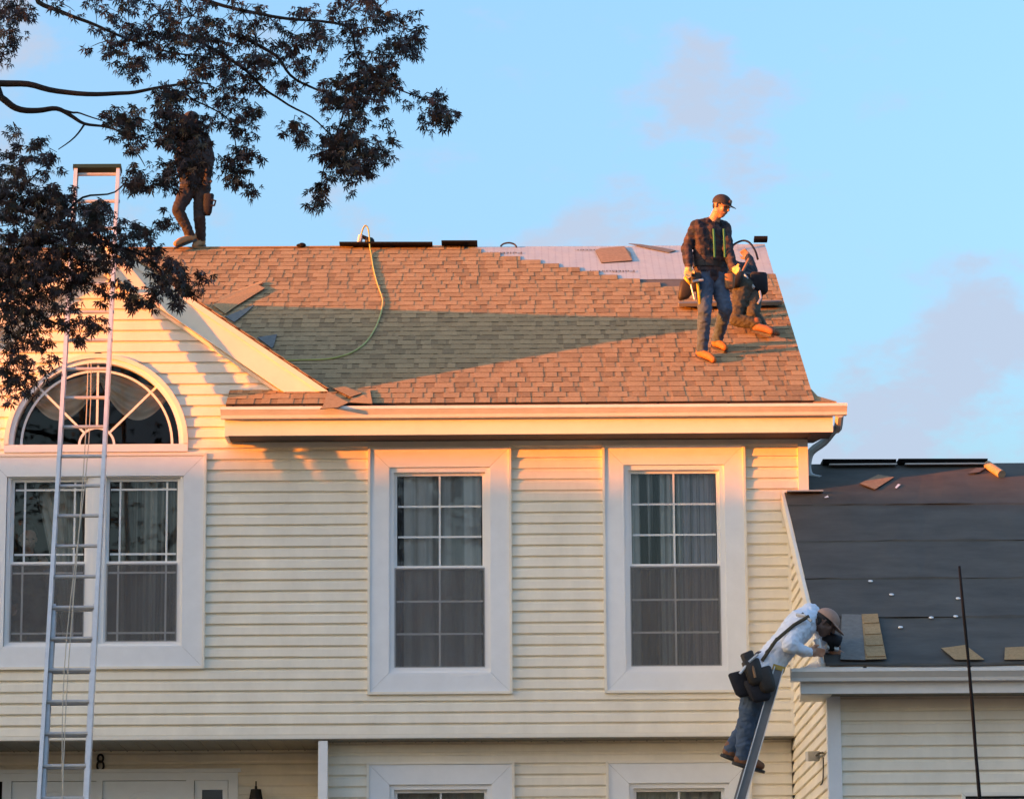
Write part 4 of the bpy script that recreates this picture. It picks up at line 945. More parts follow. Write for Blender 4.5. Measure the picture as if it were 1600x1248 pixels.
# worker on the ridge behind the leaves
J = P_(dict(hipL=(315, 296, 4.95), hipR=(295, 294, 4.90), kneeL=(312, 340, 4.86), kneeR=(278, 328, 4.76), ankL=(314, 376, 4.98), ankR=(297, 368, 4.84), toeL=(304, 384, 4.86), toeR=(275, 381, 4.70),
    shL=(319, 217, 4.98), shR=(289, 216, 4.86), elbL=(328, 248, 4.98), elbR=(280, 246, 4.72), wriL=(324, 276, 4.84), wriR=(284, 272, 4.62), handL=(322, 286, 4.8), handR=(287, 282, 4.6), head=(299, 190, 4.84)))
w3 = person('person', 'worker in dark clothes and tan boots on the ridge behind the tree leaves', J, dict(torso='brown_cloth', arm='brown_cloth', leg='brown_cloth', boot='boot_tan', hand='leather', skin='skin'), (-.6, -.7, -.3), seed=9)
o, H, fw, u, lt, R, pel, che = w3
cap_on(o, H, fw, u, lt, R, 'cap_dark', 'cap_dark'); hair_on(o, H, fw, u, lt, R * .97); belt_on(o, pel, che, Vector(J['shL']) - Vector(J['shR']))
pouch(o, at(325, 320, 4.84), (.055, 0, 0), (0, .05, 0), (.01, 0, .12), 'dark_cloth'); strap(o, [at(330, 312, 4.78), at(337, 314, 4.78), at(335, 321, 4.78), at(329, 322, 4.78)], .012, 'dark_cloth', 'tool_loop')

# worker leaning from the ladder over the garage gutter
J = P_(dict(hipL=(1192, 1048, -3.66), hipR=(1182, 1060, -3.90), kneeL=(1176, 1118, -3.62), kneeR=(1166, 1124, -3.86), ankL=(1141, 1170, -3.66), ankR=(1160, 1182, -3.84), toeL=(1164, 1184, -3.64), toeR=(1189, 1196, -3.82),
    shL=(1266, 956, -3.50), shR=(1252, 976, -3.88), elbL=(1286, 990, -3.42), elbR=(1232, 1008, -4.02), wriL=(1292, 1012, -3.52), wriR=(1262, 1018, -3.90), handL=(1300, 1016, -3.52), handR=(1280, 1018, -3.82), head=(1290, 973, -3.68)))
w4 = person('person', 'worker in white hooded top and tan cap leaning from the ladder over the gutter', J, dict(torso='hoodie', arm='hoodie', leg='jeans', boot='boot_brown', hand='skin', skin='skin_dark'), (.78, -.12, -.62), up=(.55, 0, .8), seed=14, torso_r=1.12, slim=1.12, fold=.008)
o, H, fw, u, lt, R, pel, che = w4
cap_on(o, H, fw, u, lt, R * 1.06, 'cap_tan', 'cap_tan'); hair_on(o, H - u * .012, fw, u, lt, R, True)
c, ax, l, f = belt_on(o, pel, che, Vector(J['shL']) - Vector(J['shR']), .15, .14)
for (px, py, y, sx, sz, m) in ((1160, 1068, -4.02, .085, .10, 'dark_cloth'), (1178, 1050, -4.10, .07, .10, 'leather'), (1196, 1062, -4.08, .07, .10, 'leather'), (1185, 1078, -4.06, .09, .09, 'dark_cloth'), (1172, 1036, -3.95, .05, .09, 'leather')):
    pouch(o, at(px, py, y), (sx, .01, .02), (0, .05, 0), (-.03, 0, sz), m)
for (p, q, m) in (((1168, 1036), (1156, 1052), 'alu'), ((1176, 1040), (1180, 1058), 'leather_tan'), ((1184, 1022), (1170, 1034), 'alu_dull')):
    b = MB(); b.tube([at(*p, -4.14), at(*q, -4.15)], .012, 6); b.build('hand_tool', m, o)
strap(o, [at(1264, 962, -3.99), at(1240, 976, -4.00), at(1212, 1000, -4.0), at(1190, 1032, -3.98)], .016, 'olive', 'harness_strap'); strap(o, [at(1255, 958, -3.78), at(1226, 982, -3.86), at(1196, 1020, -3.93)], .014, 'olive', 'harness_strap')
strap(o, [at(1268, 970, -4.0), at(1258, 962, -3.98), at(1245, 960, -3.9)], .014, 'cam_grey', 'harness_strap')
ng = empty('nail_gun', tuple(at(1300, 1012, -3.60)), label='black nail gun held by the worker leaning over the gutter', cat='nail gun')
b = MB(); b.tube([at(1288, 992, -3.62), at(1312, 1002, -3.58)], [.045, .05], 10); b.build('motor', 'dark_cloth', ng, True)
b = MB(); b.tube([at(1296, 992, -3.62), at(1299, 1016, -3.58)], .028, 8); b.build('grip', 'black', ng, True)
b = MB(); b.tube([at(1291, 1010, -3.60), at(1309, 1014, -3.56)], .022, 8); b.build('magazine', 'alu_dull', ng)
b = MB(); b.tube([at(1276, 998, -3.72), at(1280, 1012, -3.70)], [.03, .02], 8); b.build('nail_pack', 'nail_cap', ng)

# woman behind the glass of the double window
wx, wy = at(44, 842, .26), .26
def wv(dx, dy, z): return (wx[0] + dx, wy + dy, z)
fz = ZB + .06; hz = wx[2]
J = dict(head=wv(0, 0, hz), shL=wv(.17, .06, hz - .25), shR=wv(-.17, .06, hz - .25), elbL=wv(.24, .03, hz - .50), elbR=wv(-.22, .05, hz - .54), wriL=wv(.19, -.02, hz - .30), wriR=wv(-.14, -.12, hz - .66), handL=wv(.16, -.05, hz - .22), handR=wv(-.10, -.16, hz - .70),
    hipL=wv(.09, .08, hz - .74), hipR=wv(-.09, .08, hz - .74), kneeL=wv(.09, .06, fz + .46), kneeR=wv(-.09, .06, fz + .46), ankL=wv(.09, .10, fz + .08), ankR=wv(-.09, .10, fz + .08), toeL=wv(.10, -.07, fz + .04), toeR=wv(-.10, -.07, fz + .04))
w5 = person('person', 'dark-haired person looking out through the left pane of the double window', J, dict(torso='dark_cloth', arm='lavender', leg='dark_cloth', boot='dark_cloth', hand='skin_pale', skin='skin_pale'), (.35, -.9, -.2), seed=3, slim=.85, torso_r=.92)
o, H, fw, u, lt, R, pel, che = w5; hair_on(o, H + u * .034 - fw * .030, fw, u, lt, R * 1.08, True)

# ------------------------------------------------------------------ things on the roofs
RN = (0, -M, 1); RP0 = (0, YE, ZE)
def R_(px, py, h=0.0):
    p = on(px, py, RP0, RN); return Vector(p) + Vector((0, -ST, CT)) * h
def G_(px, py, h=0.0):
    p = on(px, py, (0, GE_Y, GE_Z), (0, -GM, 1)); return Vector(p) + Vector((0, -GS, GC)) * h
def piece(fn, pts, h, t, m, name, label, cat, curl=0.0, group=None, edge=None):
    T = [fn(*p, h + (curl if i % 2 else 0)) for i, p in enumerate(pts)]; n = len(T); up_ = Vector((0, -ST, CT)) * t
    c = sum(T, Vector()) / n; b = MB(); b.add(T + [p + up_ for p in T], [tuple(range(n - 1, -1, -1)), tuple(range(n, 2 * n))]); b.add(T + [p + up_ for p in T], [(i, (i + 1) % n, n + (i + 1) % n, n + i) for i in range(n)], 1)
    return b.build(name, [m, edge or 'shingle_edge'], None, loc=tuple(c), label=label, cat=cat, group=group)
piece(R_, [(335, 478), (345, 470), (408, 444), (412, 447), (380, 465)], .03, .006, 'shingle_2', 'loose_shingle', 'upper of two long loose shingles beside the gable valley', 'shingle', .01)
piece(R_, [(352, 496), (332, 483), (402, 450), (414, 457), (372, 482)], .035, .006, 'shingle_0', 'loose_shingle', 'lower of two long loose shingles beside the gable valley', 'shingle', .008)
piece(R_, [(366, 508), (352, 499), (398, 481), (384, 494)], .028, .005, 'shingle_back', 'loose_shingle', 'grey loose shingle half in shade beside the gable valley', 'shingle')
piece(R_, [(425, 549), (402, 532), (433, 527), (428, 545)], .028, .006, 'shingle_back', 'loose_shingle', 'dark grey shingle scrap lying right of the gable rake', 'shingle')
piece(R_, [(505, 640), (512, 618), (545, 635), (528, 643), (500, 645)], .035, .006, 'shingle_0', 'loose_shingle', 'loose shingle overhanging the gutter below the rake end', 'shingle')
piece(R_, [(545, 634), (560, 614), (578, 613), (582, 638)], .03, .006, 'shingle_0', 'loose_shingle', 'squarish loose shingle at the eave right of the rake end', 'shingle', .012)
piece(R_, [(548, 628), (512, 610), (540, 612), (566, 622)], .045, .006, 'shingle_1', 'loose_shingle', 'tilted loose shingle just right of the rake end', 'shingle')
piece(R_, [(940, 413), (930, 394), (938, 390), (975, 388), (985, 397), (988, 410)], .012, .006, 'scrap', 'torn_scrap', 'torn brown scrap lying on the white underlayment', 'scrap', .006)
piece(R_, [(982, 383), (1000, 384), (1032, 389), (1056, 394), (1044, 397), (1015, 391)], .014, .005, 'shingle_back', 'torn_strip', 'grey strip of shingle lying on the white underlayment by the ridge', 'scrap')
pk = MB(); a, c = R_(1061, 489, .07), R_(1222, 486, .07); dx = (c - a) / 2; pk.obox((a + c) / 2 + Vector((0, .10, .045)), dx, Vector((0, CT, ST * .6)) * .105, Vector((0, -ST * .6, CT)) * .019)
pk.build('toe_board', 'plank', None, loc=tuple((a + c) / 2), label='grey wooden toe board under the two roofers', cat='plank')
# printed lettering on the underlayment
def print_text(txt, px, py, size):
    cu = bpy.data.curves.new('print', 'FONT'); cu.body = txt; cu.size = size; cu.align_x = 'CENTER'; cu.resolution_u = 2
    o = bpy.data.objects.new('print', cu); COL.objects.link(o); dg = bpy.context.evaluated_depsgraph_get(); me = bpy.data.meshes.new_from_object(o.evaluated_get(dg)); bpy.data.objects.remove(o)
    me.materials.clear(); me.materials.append(MATS['felt_brown']); q = bpy.data.objects.new('printed_lettering', me); COL.objects.link(q); q.parent = roof
    q.location = R_(px, py, .013); q.rotation_euler = (TH, 0, math.pi); q.rotation_euler = Matrix.Rotation(TH, 3, 'X').to_4x4().to_euler() if False else (Matrix.Rotation(TH, 3, 'X') @ Matrix.Rotation(math.pi, 3, 'Z')).to_euler()
for px, py in ((780, 395.5), (955, 424), (935, 391), (1040, 392)):
    if px == 1040: continue
    print_text('FeltBuster', px, py, .125)
# ridge clutter
def ridge_strip(px0, px1, py, Y, t, label, cat='ridge vent', name='ridge_vent_strip', d=.12):
    a, c = at(px0, py, Y), at(px1, py, Y); b = MB(); b.obox((Vector(a) + Vector(c)) / 2, (Vector(c) - Vector(a)) / 2, (0, d, -.01), (0, 0, t)); b.build(name, 'black', None, loc=tuple((a + c) / 2), label=label, cat=cat)
ridge_strip(531, 676, 384.5, 4.86, .010, 'long black vent strip lying on the ridge under the nail gun')
ridge_strip(690, 746, 382, 4.86, .008, 'short black vent strip on the ridge left of the white underlayment')
ridge_strip(1178, 1199, 374, 4.9, .016, 'black vent end piece on the ridge at the right gable end', d=.05)
ng = empty('nail_gun', tuple(at(573, 384, 4.85)), label='black nail gun standing on the ridge with a hose attached', cat='nail gun')
b = MB(); b.tube([at(561, 382, 4.85), at(564, 368, 4.85)], [.028, .03], 8); b.build('nose', 'alu_dull', ng)
b = MB(); b.tube([at(564, 369, 4.85), at(576, 374, 4.85)], .022, 8); b.build('grip', 'black', ng)
b = MB(); b.tube([at(576, 383, 4.85), at(577, 372, 4.85)], [.05, .045], 10); b.tube([at(582, 383, 4.85), at(580, 375, 4.85)], .035, 8); b.build('motor', 'iron', ng, True)
hp = [at(564, 369, 4.84), at(567, 358, 4.84), at(571, 352.5, 4.84), at(575, 357, 4.84), at(577, 370, 4.80), at(578, 386, 4.72)] + [R_(*p, .03) for p in ((580, 400), (584, 425), (590, 448), (597, 468), (598, 480), (594, 498), (585, 520), (571, 540), (552, 554), (530, 562), (505, 566), (470, 567), (440, 568))]
b = MB(); b.tube(smooth_path(hp), .0085, 7); b.build('air_hose', 'hose', None, True, loc=tuple(hp[6]), label='yellow-green air hose snaking down the main roof from the ridge', cat='hose')
b = MB(); b.tube(smooth_path([at(782, 385, 4.88), at(787, 381, 4.88), at(796, 379.5, 4.88), at(804, 382, 4.88), at(807, 386, 4.85)]), .010, 6); b.build('cable_loop', 'brown_cloth', None, True, loc=tuple(at(795, 385, 4.88)), label='small loop of dark cable on the ridge above the white underlayment', cat='cable')
b = MB(); b.tube(smooth_path([at(1140, 388, 4.6), at(1150, 380, 4.7), at(1162, 376, 4.75), at(1172, 380, 4.6), at(1180, 392, 4.2), at(1184, 405, 4.0)]), .012, 6); b.build('cable_loop', 'black', None, True, loc=tuple(at(1165, 385, 4.6)), label='black cable curling over the underlayment behind the kneeling worker', cat='cable')
b = MB(); b.ellipsoid(at(472, 383.5, 4.85), (.045, 0, 0), (0, .04, 0), (0, 0, .03), 10, 6); b.ellipsoid(at(467, 384, 4.85), (.03, 0, 0), (0, .03, 0), (0, 0, .022), 8, 6); b.build('tar_lump', 'black', None, loc=tuple(at(472, 384, 4.85)), label='small dark lump on the ridge left of the nail gun', cat='lump')
# garage roof things
piece(G_, [(1313, 1036), (1315, 965), (1346, 966), (1352, 1037)], .030, .007, 'shingle_back', 'new_shingle', 'grey-backed shingle lying up the garage roof beside the ladder worker', 'shingle')
sp2 = piece(G_, [(1352, 1037), (1346, 966), (1371, 965), (1385, 1036)], .034, .007, 'shingle_0', 'new_shingle', 'brown tabbed shingle lying up the garage roof next to a grey one', 'shingle')
for i in range(4):
    y0 = 968 + i * 17.5; b = MB(); q = [G_(1350 + (y0 - 966) * .08, y0 + 13, .043), G_(1348 + (y0 - 966) * .08, y0 + 2, .043), G_(1371 + (y0 - 966) * .19, y0 + 1, .043), G_(1373 + (y0 - 966) * .19, y0 + 12, .043)]
    up_ = Vector((0, -GS, GC)) * .006; b.add(q + [p + up_ for p in q], [(3, 2, 1, 0), (4, 5, 6, 7), (0, 1, 5, 4), (1, 2, 6, 5), (2, 3, 7, 6), (3, 0, 4, 7)]); b.build('tab', ['shingle_2' if i % 2 else 'shingle_0'], sp2)
piece(G_, [(1492, 1036), (1470, 1018), (1508, 1013), (1538, 1036)], .028, .007, 'shingle_0', 'loose_shingle', 'loose shingle corner at the garage eave behind the black pole', 'shingle')
piece(G_, [(1569, 1036), (1570, 1017), (1612, 1015), (1640, 1036)], .028, .007, 'shingle_0', 'loose_shingle', 'loose shingle at the garage eave at the right edge', 'shingle')
piece(G_, [(1367, 769), (1343, 760), (1372, 746), (1397, 750)], .026, .006, 'scrap', 'loose_shingle', 'brown shingle scrap below the garage ridge vent', 'shingle')
piece(G_, [(1398, 766), (1403, 760), (1407, 761), (1401, 767)], .024, .004, 'nail_cap', 'debris', 'pale chip of debris beside the brown scrap on the garage roof', 'debris')
piece(G_, [(1288, 781), (1293, 778), (1295, 781), (1289, 782)], .024, .004, 'nail_cap', 'debris', 'pale chip of debris near the downspout on the garage roof', 'debris')
b = MB(); b.tube([G_(1543, 733, .045), G_(1565, 748, .045)], .042, 12); b.build('shingle_roll', 'wood', None, False, loc=tuple(G_(1555, 742, .0)), label='rolled tan scrap catching sunlight by the garage ridge', cat='roll')
piece(G_, [(1512, 744), (1530, 742), (1540, 735), (1525, 735)], .024, .006, 'felt_brown', 'torn_strip', 'dark torn strip at the end of the garage ridge vent', 'scrap')
for i, (px, py) in enumerate(((1393, 932), (1497, 938), (1455, 968), (1493, 966), (1407, 983), (1360, 911))):
    p = G_(px, py, .020); b = MB(); ax_ = Vector((0, -GS, GC)); b.tube([p, p + ax_ * .004, p + ax_ * .008], [.021, .021, .010], 10)
    b.build('nail_cap', 'nail_cap', groof, True)
# camera on the side wall, with its cable
c = at(1268, 1181, -2.6); sc = empty('security_light', (GX0 - .02, -2.2, c[2]), label='small grey box lamp on the garage side wall', cat='lamp')
b = MB(); b.obox((GX0 - .085, -2.62, c[2]), (.055, .07, .008), (-.01, .015, 0), (0, 0, .042)); b.build('housing', 'cam_grey', sc)
b = MB(); b.tube([(GX0 - .02, -2.95, c[2] - .0), (GX0 - .05, -2.9, c[2]), (GX0 - .06, -2.7, c[2])], .010, 6); b.build('arm', 'olive', sc)
b = MB(); b.tube(smooth_path([(GX0 - .025, -2.95, c[2] - .04), (GX0 - .03, -2.98, c[2] - .16), (GX0 - .03, -2.9, c[2] - .24), (GX0 - .03, -2.7, c[2] - .25)]), .006, 5); b.build('wire', 'brown_cloth', sc)
# thin black pole in front of the garage
tp = [at(1499, 884, -9), at(1506, 960, -9), at(1513, 1030, -9), at(1519, 1100, -9), at(1525, 1180, -9), at(1531, 1250, -9)]
pb = tp[-1] + (tp[-1] - tp[-2]) / (tp[-1] - tp[-2])[2] * (0 - tp[-1][2]); b = MB(); b.tube(tp + [pb], [.0085, .011, .0105, .0125, .0115, .013, .015], 8); pr = b.build('black_pole', 'black', None, True, loc=tuple(pb), label='thin black pole rising in front of the garage', cat='pole')

# ------------------------------------------------------------------ foreground tree
tree = empty('broadleaf_tree', (-6.6, -8.6, 0), label='dark-leaved tree reaching in from the upper left corner', cat='tree')
TY = -9.0
b = MB(); b.tube(smooth_path([(-6.6, -8.6, -.1), (-6.55, -8.6, 1.2), (-6.7, -8.6, 3), (-6.5, -8.7, 5), (-6.6, -8.7, 7.5), (-6.3, -8.7, 10.5)]), [.30 - .011 * i for i in range(21)], 12); b.build('trunk', 'bark', tree, True)
def branch(pts, r0, r1):
    p = smooth_path(pts); n = len(p); b = MB(); p = [q + Vector((mnoise.noise(q * 3.1), mnoise.noise(q * 2.7), mnoise.noise(q * 3.7))) * .02 for q in p]; b.tube(p, [r0 + (r1 - r0) * i / (n - 1) for i in range(n)], 6); b.build('branch', 'bark', tree, True)
A = lambda px, py, dy=0: at(px, py, TY + dy)
branch([(-6.6, -8.7, 5.6), (-5.2, -8.9, 5.6), A(-60, 126), A(0, 130), A(45, 133), A(90, 145), A(150, 147), A(200, 145), A(245, 136), A(300, 129), A(330, 132)], .032, .005)
branch([(-6.5, -8.7, 5.1), (-5.0, -9, 5.55), A(-50, 125, .3), A(0, 153, .3), A(25, 167, .3), A(60, 172, .3), A(88, 172, .3), A(110, 184, .3), A(130, 195, .3), A(165, 200, .3), A(200, 212, .3)], .034, .005)
branch([A(88, 172, .3), A(110, 178, .3), A(125, 178, .3), A(160, 190, .3)], .010, .004); branch([A(130, 196, .3), A(115, 215, .2), A(90, 235, .1)], .008, .003)
branch([(-6.4, -8.7, 8), (-4.8, -9.2, 7.6), A(20, -30), A(60, 2), A(90, 14), A(120, 28), A(150, 40), A(200, 60), A(280, 85), A(340, 92)], .026, .005)
branch([A(300, 60), A(370, 100), A(410, 138), A(440, 155), A(485, 185), A(520, 215)], .014, .004); branch([A(380, 60), A(430, 85), A(455, 118), A(495, 140), A(540, 165), A(545, 230)], .014, .004)
branch([(-6.3, -8.7, 9.6), (-4, -9.1, 8.3), A(200, -40), A(350, 10), A(450, 30), A(540, 40), A(560, 90), A(600, 130), A(650, 150), A(690, 165)], .018, .003)
branch([A(540, 165), A(510, 250), A(500, 300)], .007, .003); branch([A(290, 130), A(296, 150), A(330, 170), A(360, 190), A(372, 240), A(375, 275)], .008, .003)
branch([(-6.6, -8.6, 4.4), (-5.2, -8.8, 4.4), A(-30, 330), A(30, 330), A(90, 345), A(150, 370), A(220, 400), A(270, 435), A(310, 440)], .026, .003)
branch([(-6.6, -8.6, 3.8), (-5.2, -8.9, 3.9), A(-30, 430), A(20, 450), A(60, 490), A(100, 510), A(140, 505)], .024, .003); branch([A(0, 450), A(20, 520), A(30, 580)], .01, .003)
branch([A(90, 345), A(130, 310), A(180, 300), A(205, 270)], .010, .003); branch([A(200, 225), A(215, 245), A(225, 262)], .006, .003)
BL = [(15, 30, 32, 50), (10, 75, 30, 30), (25, 10, 25, 25), (95, 5, 35, 12), (150, 20, 35, 20), (200, 15, 40, 36), (250, 20, 45, 50), (300, 25, 45, 55), (215, 55, 35, 35), (165, 65, 25, 14), (190, 85, 28, 22), (212, 105, 18, 16), (260, 60, 40, 45), (320, 65, 45, 55), (350, 85, 40, 45), (380, 20, 40, 34), (400, 60, 45, 45), (440, 75, 35, 40), (480, 30, 35, 35), (500, 60, 35, 38), (545, 15, 35, 40), (555, 55, 22, 20), (590, 15, 40, 40), (625, 35, 30, 35), (640, 60, 26, 36), (605, 75, 25, 26), (470, 100, 25, 20), (560, 110, 35, 45), (600, 115, 28, 40), (530, 140, 35, 50), (575, 140, 35, 55), (610, 125, 20, 25), (545, 170, 36, 45), (520, 155, 22, 25), (680, 150, 26, 26), (672, 180, 24, 26), (695, 175, 20, 22), (640, 150, 14, 8), (535, 215, 38, 70), (560, 235, 38, 80), (520, 235, 28, 45), (590, 235, 22, 24), (545, 255, 42, 50), (600, 200, 18, 10), (500, 290, 14, 18), (492, 312, 12, 14), (515, 275, 12, 8), (375, 245, 28, 36), (368, 270, 22, 22), (388, 295, 14, 12), (395, 240, 14, 10), (360, 175, 32, 36), (380, 190, 22, 22), (410, 170, 20, 12), (450, 130, 22, 18), (458, 195, 20, 20), (475, 205, 14, 12), (350, 130, 35, 34), (385, 110, 35, 34), (310, 110, 32, 32), (290, 140, 26, 22), (262, 155, 28, 50), (255, 135, 14, 12), (215, 185, 26, 34), (190, 190, 26, 34), (210, 210, 24, 24), (175, 175, 12, 8), (262, 185, 22, 36), (265, 210, 22, 34), (298, 180, 18, 30), (300, 205, 24, 30), (305, 230, 26, 34), (280, 240, 20, 28), (300, 262, 24, 28), (262, 260, 22, 32), (255, 285, 18, 22), (318, 190, 14, 18), (345, 260, 12, 10), (25, 205, 14, 9), (30, 225, 10, 6), (55, 230, 20, 22), (80, 250, 18, 20), (20, 255, 28, 36), (45, 285, 38, 55), (10, 300, 32, 50), (72, 300, 30, 40), (120, 325, 40, 80), (70, 335, 45, 90), (25, 350, 45, 95), (150, 340, 34, 60), (158, 318, 22, 26), (208, 272, 20, 30), (215, 290, 18, 22), (60, 385, 45, 100), (105, 382, 40, 80), (20, 400, 45, 100), (155, 380, 34, 55), (185, 365, 22, 22), (90, 420, 40, 70), (45, 430, 40, 70), (130, 420, 30, 40), (5, 450, 36, 60), (50, 470, 34, 40), (100, 455, 30, 32), (20, 490, 32, 40), (60, 510, 30, 30), (95, 500, 24, 22), (130, 510, 22, 22), (150, 500, 14, 10), (25, 530, 28, 30), (60, 530, 16, 12), (15, 570, 28, 34), (45, 580, 28, 28), (80, 565, 20, 14), (20, 600, 24, 24), (215, 355, 18, 16), (235, 365, 20, 18), (210, 375, 20, 16), (240, 400, 22, 22), (265, 420, 26, 36), (285, 440, 24, 34), (250, 445, 24, 30), (230, 460, 22, 22), (200, 455, 22, 24), (180, 440, 16, 14), (275, 465, 14, 12), (312, 432, 12, 9), (320, 440, 9, 6), (190, 405, 16, 14), (165, 450, 16, 12), (255, 335, 14, 10), (270, 345, 10, 8), (240, 350, 12, 8)]
# leaf meshes: narrow-lobed, drooping
def leaf_mesh(k, seed):
    r = random.Random(seed); b = MB(); L = 1.0; V = [(0, 0, 0)]; F = []
    angs = [-78, -40, 0, 40, 78]; lens = [.62, .85, 1.0, .85, .62]
    for a, l in zip(angs, lens):
        a = math.radians(a + r.uniform(-8, 8)); l *= r.uniform(.85, 1.1); d = Vector((math.sin(a), 0, -math.cos(a))); n_ = Vector((math.cos(a), 0, math.sin(a))); w = .10
        i = len(V); bend = r.uniform(-.18, .18); V += [tuple(d * l * .42 + n_ * w + Vector((0, bend * .4, 0))), tuple(d * l + Vector((0, bend, 0))), tuple(d * l * .42 - n_ * w + Vector((0, bend * .4, 0)))]
        F.append((0, i, i + 1, i + 2))
    V += [(0, .02, .32)]; j = len(V) - 1; V += [(.015, .02, .32), (.015, 0, 0)]; F.append((0, j, j + 1, j + 2)); b.add(V, F); return b
twg = MB()
LM = [leaf_mesh(i, 50 + i) for i in range(6)]; lr = random.Random(77); leaves = []
for (px, py, rad, n) in BL:
    for cl in range(max(1, int(n / 2.35))):
        while True:
            dx, dy, dz = lr.uniform(-1, 1), lr.uniform(-1, 1), lr.uniform(-1, 1)
            if dx * dx + dy * dy + dz * dz < 1: break
        c = Vector(at(px + dx * rad, py + dy * rad, TY + dz * (.15 + rad * .012)))
        hub = Vector(at(px, py, TY)); mid = (hub + c) / 2 + Vector((lr.uniform(-.03, .03), lr.uniform(-.03, .03), lr.uniform(0, .05)))
        if lr.random() < .6: twg.tube([hub, mid, c], [.0042, .003, .0018], 4, cap=False)
        for q in range(lr.randint(5, 8)):
            th = lr.uniform(0, 6.28); tl2 = lr.uniform(-.3, .75); s = lr.uniform(.038, .070)
            m = Matrix.Rotation(th, 3, 'Z') @ Matrix.Rotation(tl2, 3, 'X') @ Matrix.Rotation(lr.uniform(-.5, .5), 3, 'Y')
            off = m @ Vector((0, 0, -.03)); leaves.append((c + off + Vector((lr.uniform(-.04, .04), lr.uniform(-.04, .04), lr.uniform(-.03, .03))), m, s, lr.randrange(6), 0 if lr.random() < .75 else 1))
# the crown goes on to the left and above, outside the picture
for q in range(2600):
    x = lr.uniform(-9.5, -3.9); z = lr.uniform(3.0, 12.0); y = -8.8 + lr.uniform(-1.8, 1.8)
    dd = ((x + 6.6) / 3.0) ** 2 + ((z - 7.5) / 4.6) ** 2 + ((y + 8.8) / 1.9) ** 2
    pp = (x, y, z); vx = Vector(pp) - Vector(CAM); zc = vx.dot(Vector(FW)); sx = 800 + FPX * vx.dot(Vector(RT)) / zc
    if dd > 1 or sx > -18: continue
    for g in range(3):
        m = Matrix.Rotation(lr.uniform(0, 6.28), 3, 'Z') @ Matrix.Rotation(lr.uniform(-.2, 1.0), 3, 'X'); leaves.append((Vector(pp) + Vector((lr.uniform(-.1, .1), lr.uniform(-.1, .1), lr.uniform(-.1, .1))), m, lr.uniform(.07, .10), lr.randrange(6), 0 if lr.random() < .75 else 1))
single = sorted([i for i in range(len(leaves)) if -18 < (800 + FPX * (leaves[i][0] - Vector(CAM)).dot(Vector(RT)) / (leaves[i][0] - Vector(CAM)).dot(Vector(FW)))], key=lambda i: -leaves[i][2] / (leaves[i][0].y + D))[:290]
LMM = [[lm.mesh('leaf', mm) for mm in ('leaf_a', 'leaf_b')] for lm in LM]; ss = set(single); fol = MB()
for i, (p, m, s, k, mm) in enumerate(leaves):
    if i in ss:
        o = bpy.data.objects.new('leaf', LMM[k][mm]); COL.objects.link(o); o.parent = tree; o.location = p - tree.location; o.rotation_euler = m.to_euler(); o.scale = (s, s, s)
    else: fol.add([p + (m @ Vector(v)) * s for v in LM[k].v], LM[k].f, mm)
print('LEAVES', len(leaves)); twg.build('twigs', 'bark', tree, kind='stuff'); fol.build('foliage', ['leaf_a', 'leaf_b'], tree, kind='stuff')

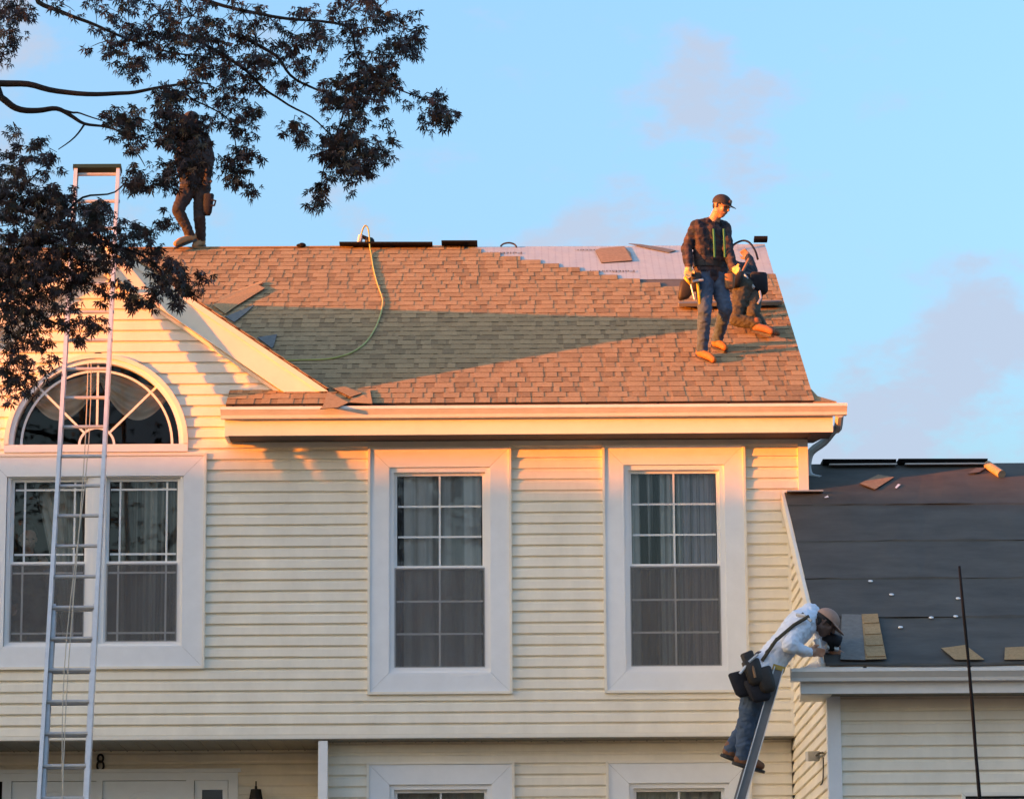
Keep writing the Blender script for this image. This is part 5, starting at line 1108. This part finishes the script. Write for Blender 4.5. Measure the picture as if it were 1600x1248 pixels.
# ------------------------------------------------------------------ off the picture: what shades the lower wall and the foreground leaves, and what the glass mirrors
SD = Vector((SUN.x, SUN.y, 0)).normalized(); PD = Vector((-SD.y, SD.x, 0)); TE = SUN.z / math.hypot(SUN.x, SUN.y)
def neighbour():
    dist = 60.0; c = Vector((-3, 0, 0)) + SD * dist; zt = 5.95 + dist * TE
    r = empty('neighbour_house', (c.x, c.y, -1.0), label='two-storey neighbouring house up the street to the left, outside the picture', cat='house')
    def q(a, d, z): return c + PD * a + SD * d + Vector((0, 0, z))
    b = MB(); hw, hd, ez = 9.5, 4.6, zt - 2.6; b.hexa([q(-hw, -hd, -1.4), q(hw, -hd, -1.4), q(hw, hd, -1.4), q(-hw, hd, -1.4), q(-hw, -hd, ez), q(hw, -hd, ez), q(hw, hd, ez), q(-hw, hd, ez)]); b.build('wall', 'brick_far', r)
    b = MB(); b.add([q(-hw - .3, -hd - .4, ez - .1), q(hw + .3, -hd - .4, ez - .1), q(hw + .3, hd + .4, ez - .1), q(-hw - .3, hd + .4, ez - .1), q(-hw - .3, 0, zt), q(hw + .3, 0, zt)], [(0, 1, 5, 4), (2, 3, 4, 5), (0, 4, 3), (1, 2, 5), (3, 2, 1, 0)]); b.build('roof', 'shingle_3', r)
    for a in (-7, -3.5, 0, 3.5, 7):
        for z in (.6, 3.6):
            w = MB(); w.hexa([q(a - .5, -hd - .03, z), q(a + .5, -hd - .03, z), q(a + .5, -hd + .02, z), q(a - .5, -hd + .02, z), q(a - .5, -hd - .03, z + 1.5), q(a + .5, -hd - .03, z + 1.5), q(a + .5, -hd + .02, z + 1.5), q(a - .5, -hd + .02, z + 1.5)]); w.build('window', 'glass', r)
neighbour()
def round_tree(x, y, h, rad, label, seed, n=1500, m='leaf_green', s=.35, zg=-1.3):
    r = random.Random(seed); t = empty('tree', (x, y, zg), label=label, cat='tree'); b = MB(); b.tube([(x, y, zg - .2), (x + .1, y, zg + h * .4), (x, y, zg + h * .85)], [.35, .25, .06], 9)
    for k in range(7): a = r.uniform(0, 6.28); b.tube([(x, y, zg + h * (.35 + .06 * k)), (x + math.cos(a) * rad * .6, y + math.sin(a) * rad * .6, zg + h * (.5 + .06 * k))], [.10, .03], 6)
    b.build('trunk', 'bark', t); b = MB(); i = 0
    while i < n:
        d = Vector((r.uniform(-1, 1), r.uniform(-1, 1), r.uniform(-1, 1)))
        if d.length > 1 or mnoise.noise(d * 2.6 + Vector((seed, 0, 0))) < -.12: continue
        p = Vector((x + d.x * rad, y + d.y * rad, zg + h * .6 + d.z * h * .42)); a = Vector((r.gauss(0, 1), r.gauss(0, 1), r.gauss(0, 1))).normalized(); c = a.orthogonal().normalized(); e = a.cross(c); b.add([p - c * s, p + e * s * .5, p + c * s, p - e * s * .5], [(0, 1, 2, 3)]); i += 1
    b.build('crown', m, t)
pt = Vector((-3, 0, 0)) + SD * 56 - PD * 0
for k, a in enumerate((11.2, 18.5)):  # unseen trees added to keep low sun off the foreground leaves
    sgn = 1 if PD.y < 0 else -1; p = Vector((-3, 0, 0)) + SD * 54 + PD * sgn * a; round_tree(p.x, p.y, 17, 4.2, ['broad tree added out of view to shade the foreground leaves', 'farther broad tree added out of view to shade the foreground leaves'][k], 31 + k, 3500)
round_tree(-3.5, -52, 15, 4.5, 'bare-looking tree across the street, mirrored in the middle window', 41, 900, s=.4)
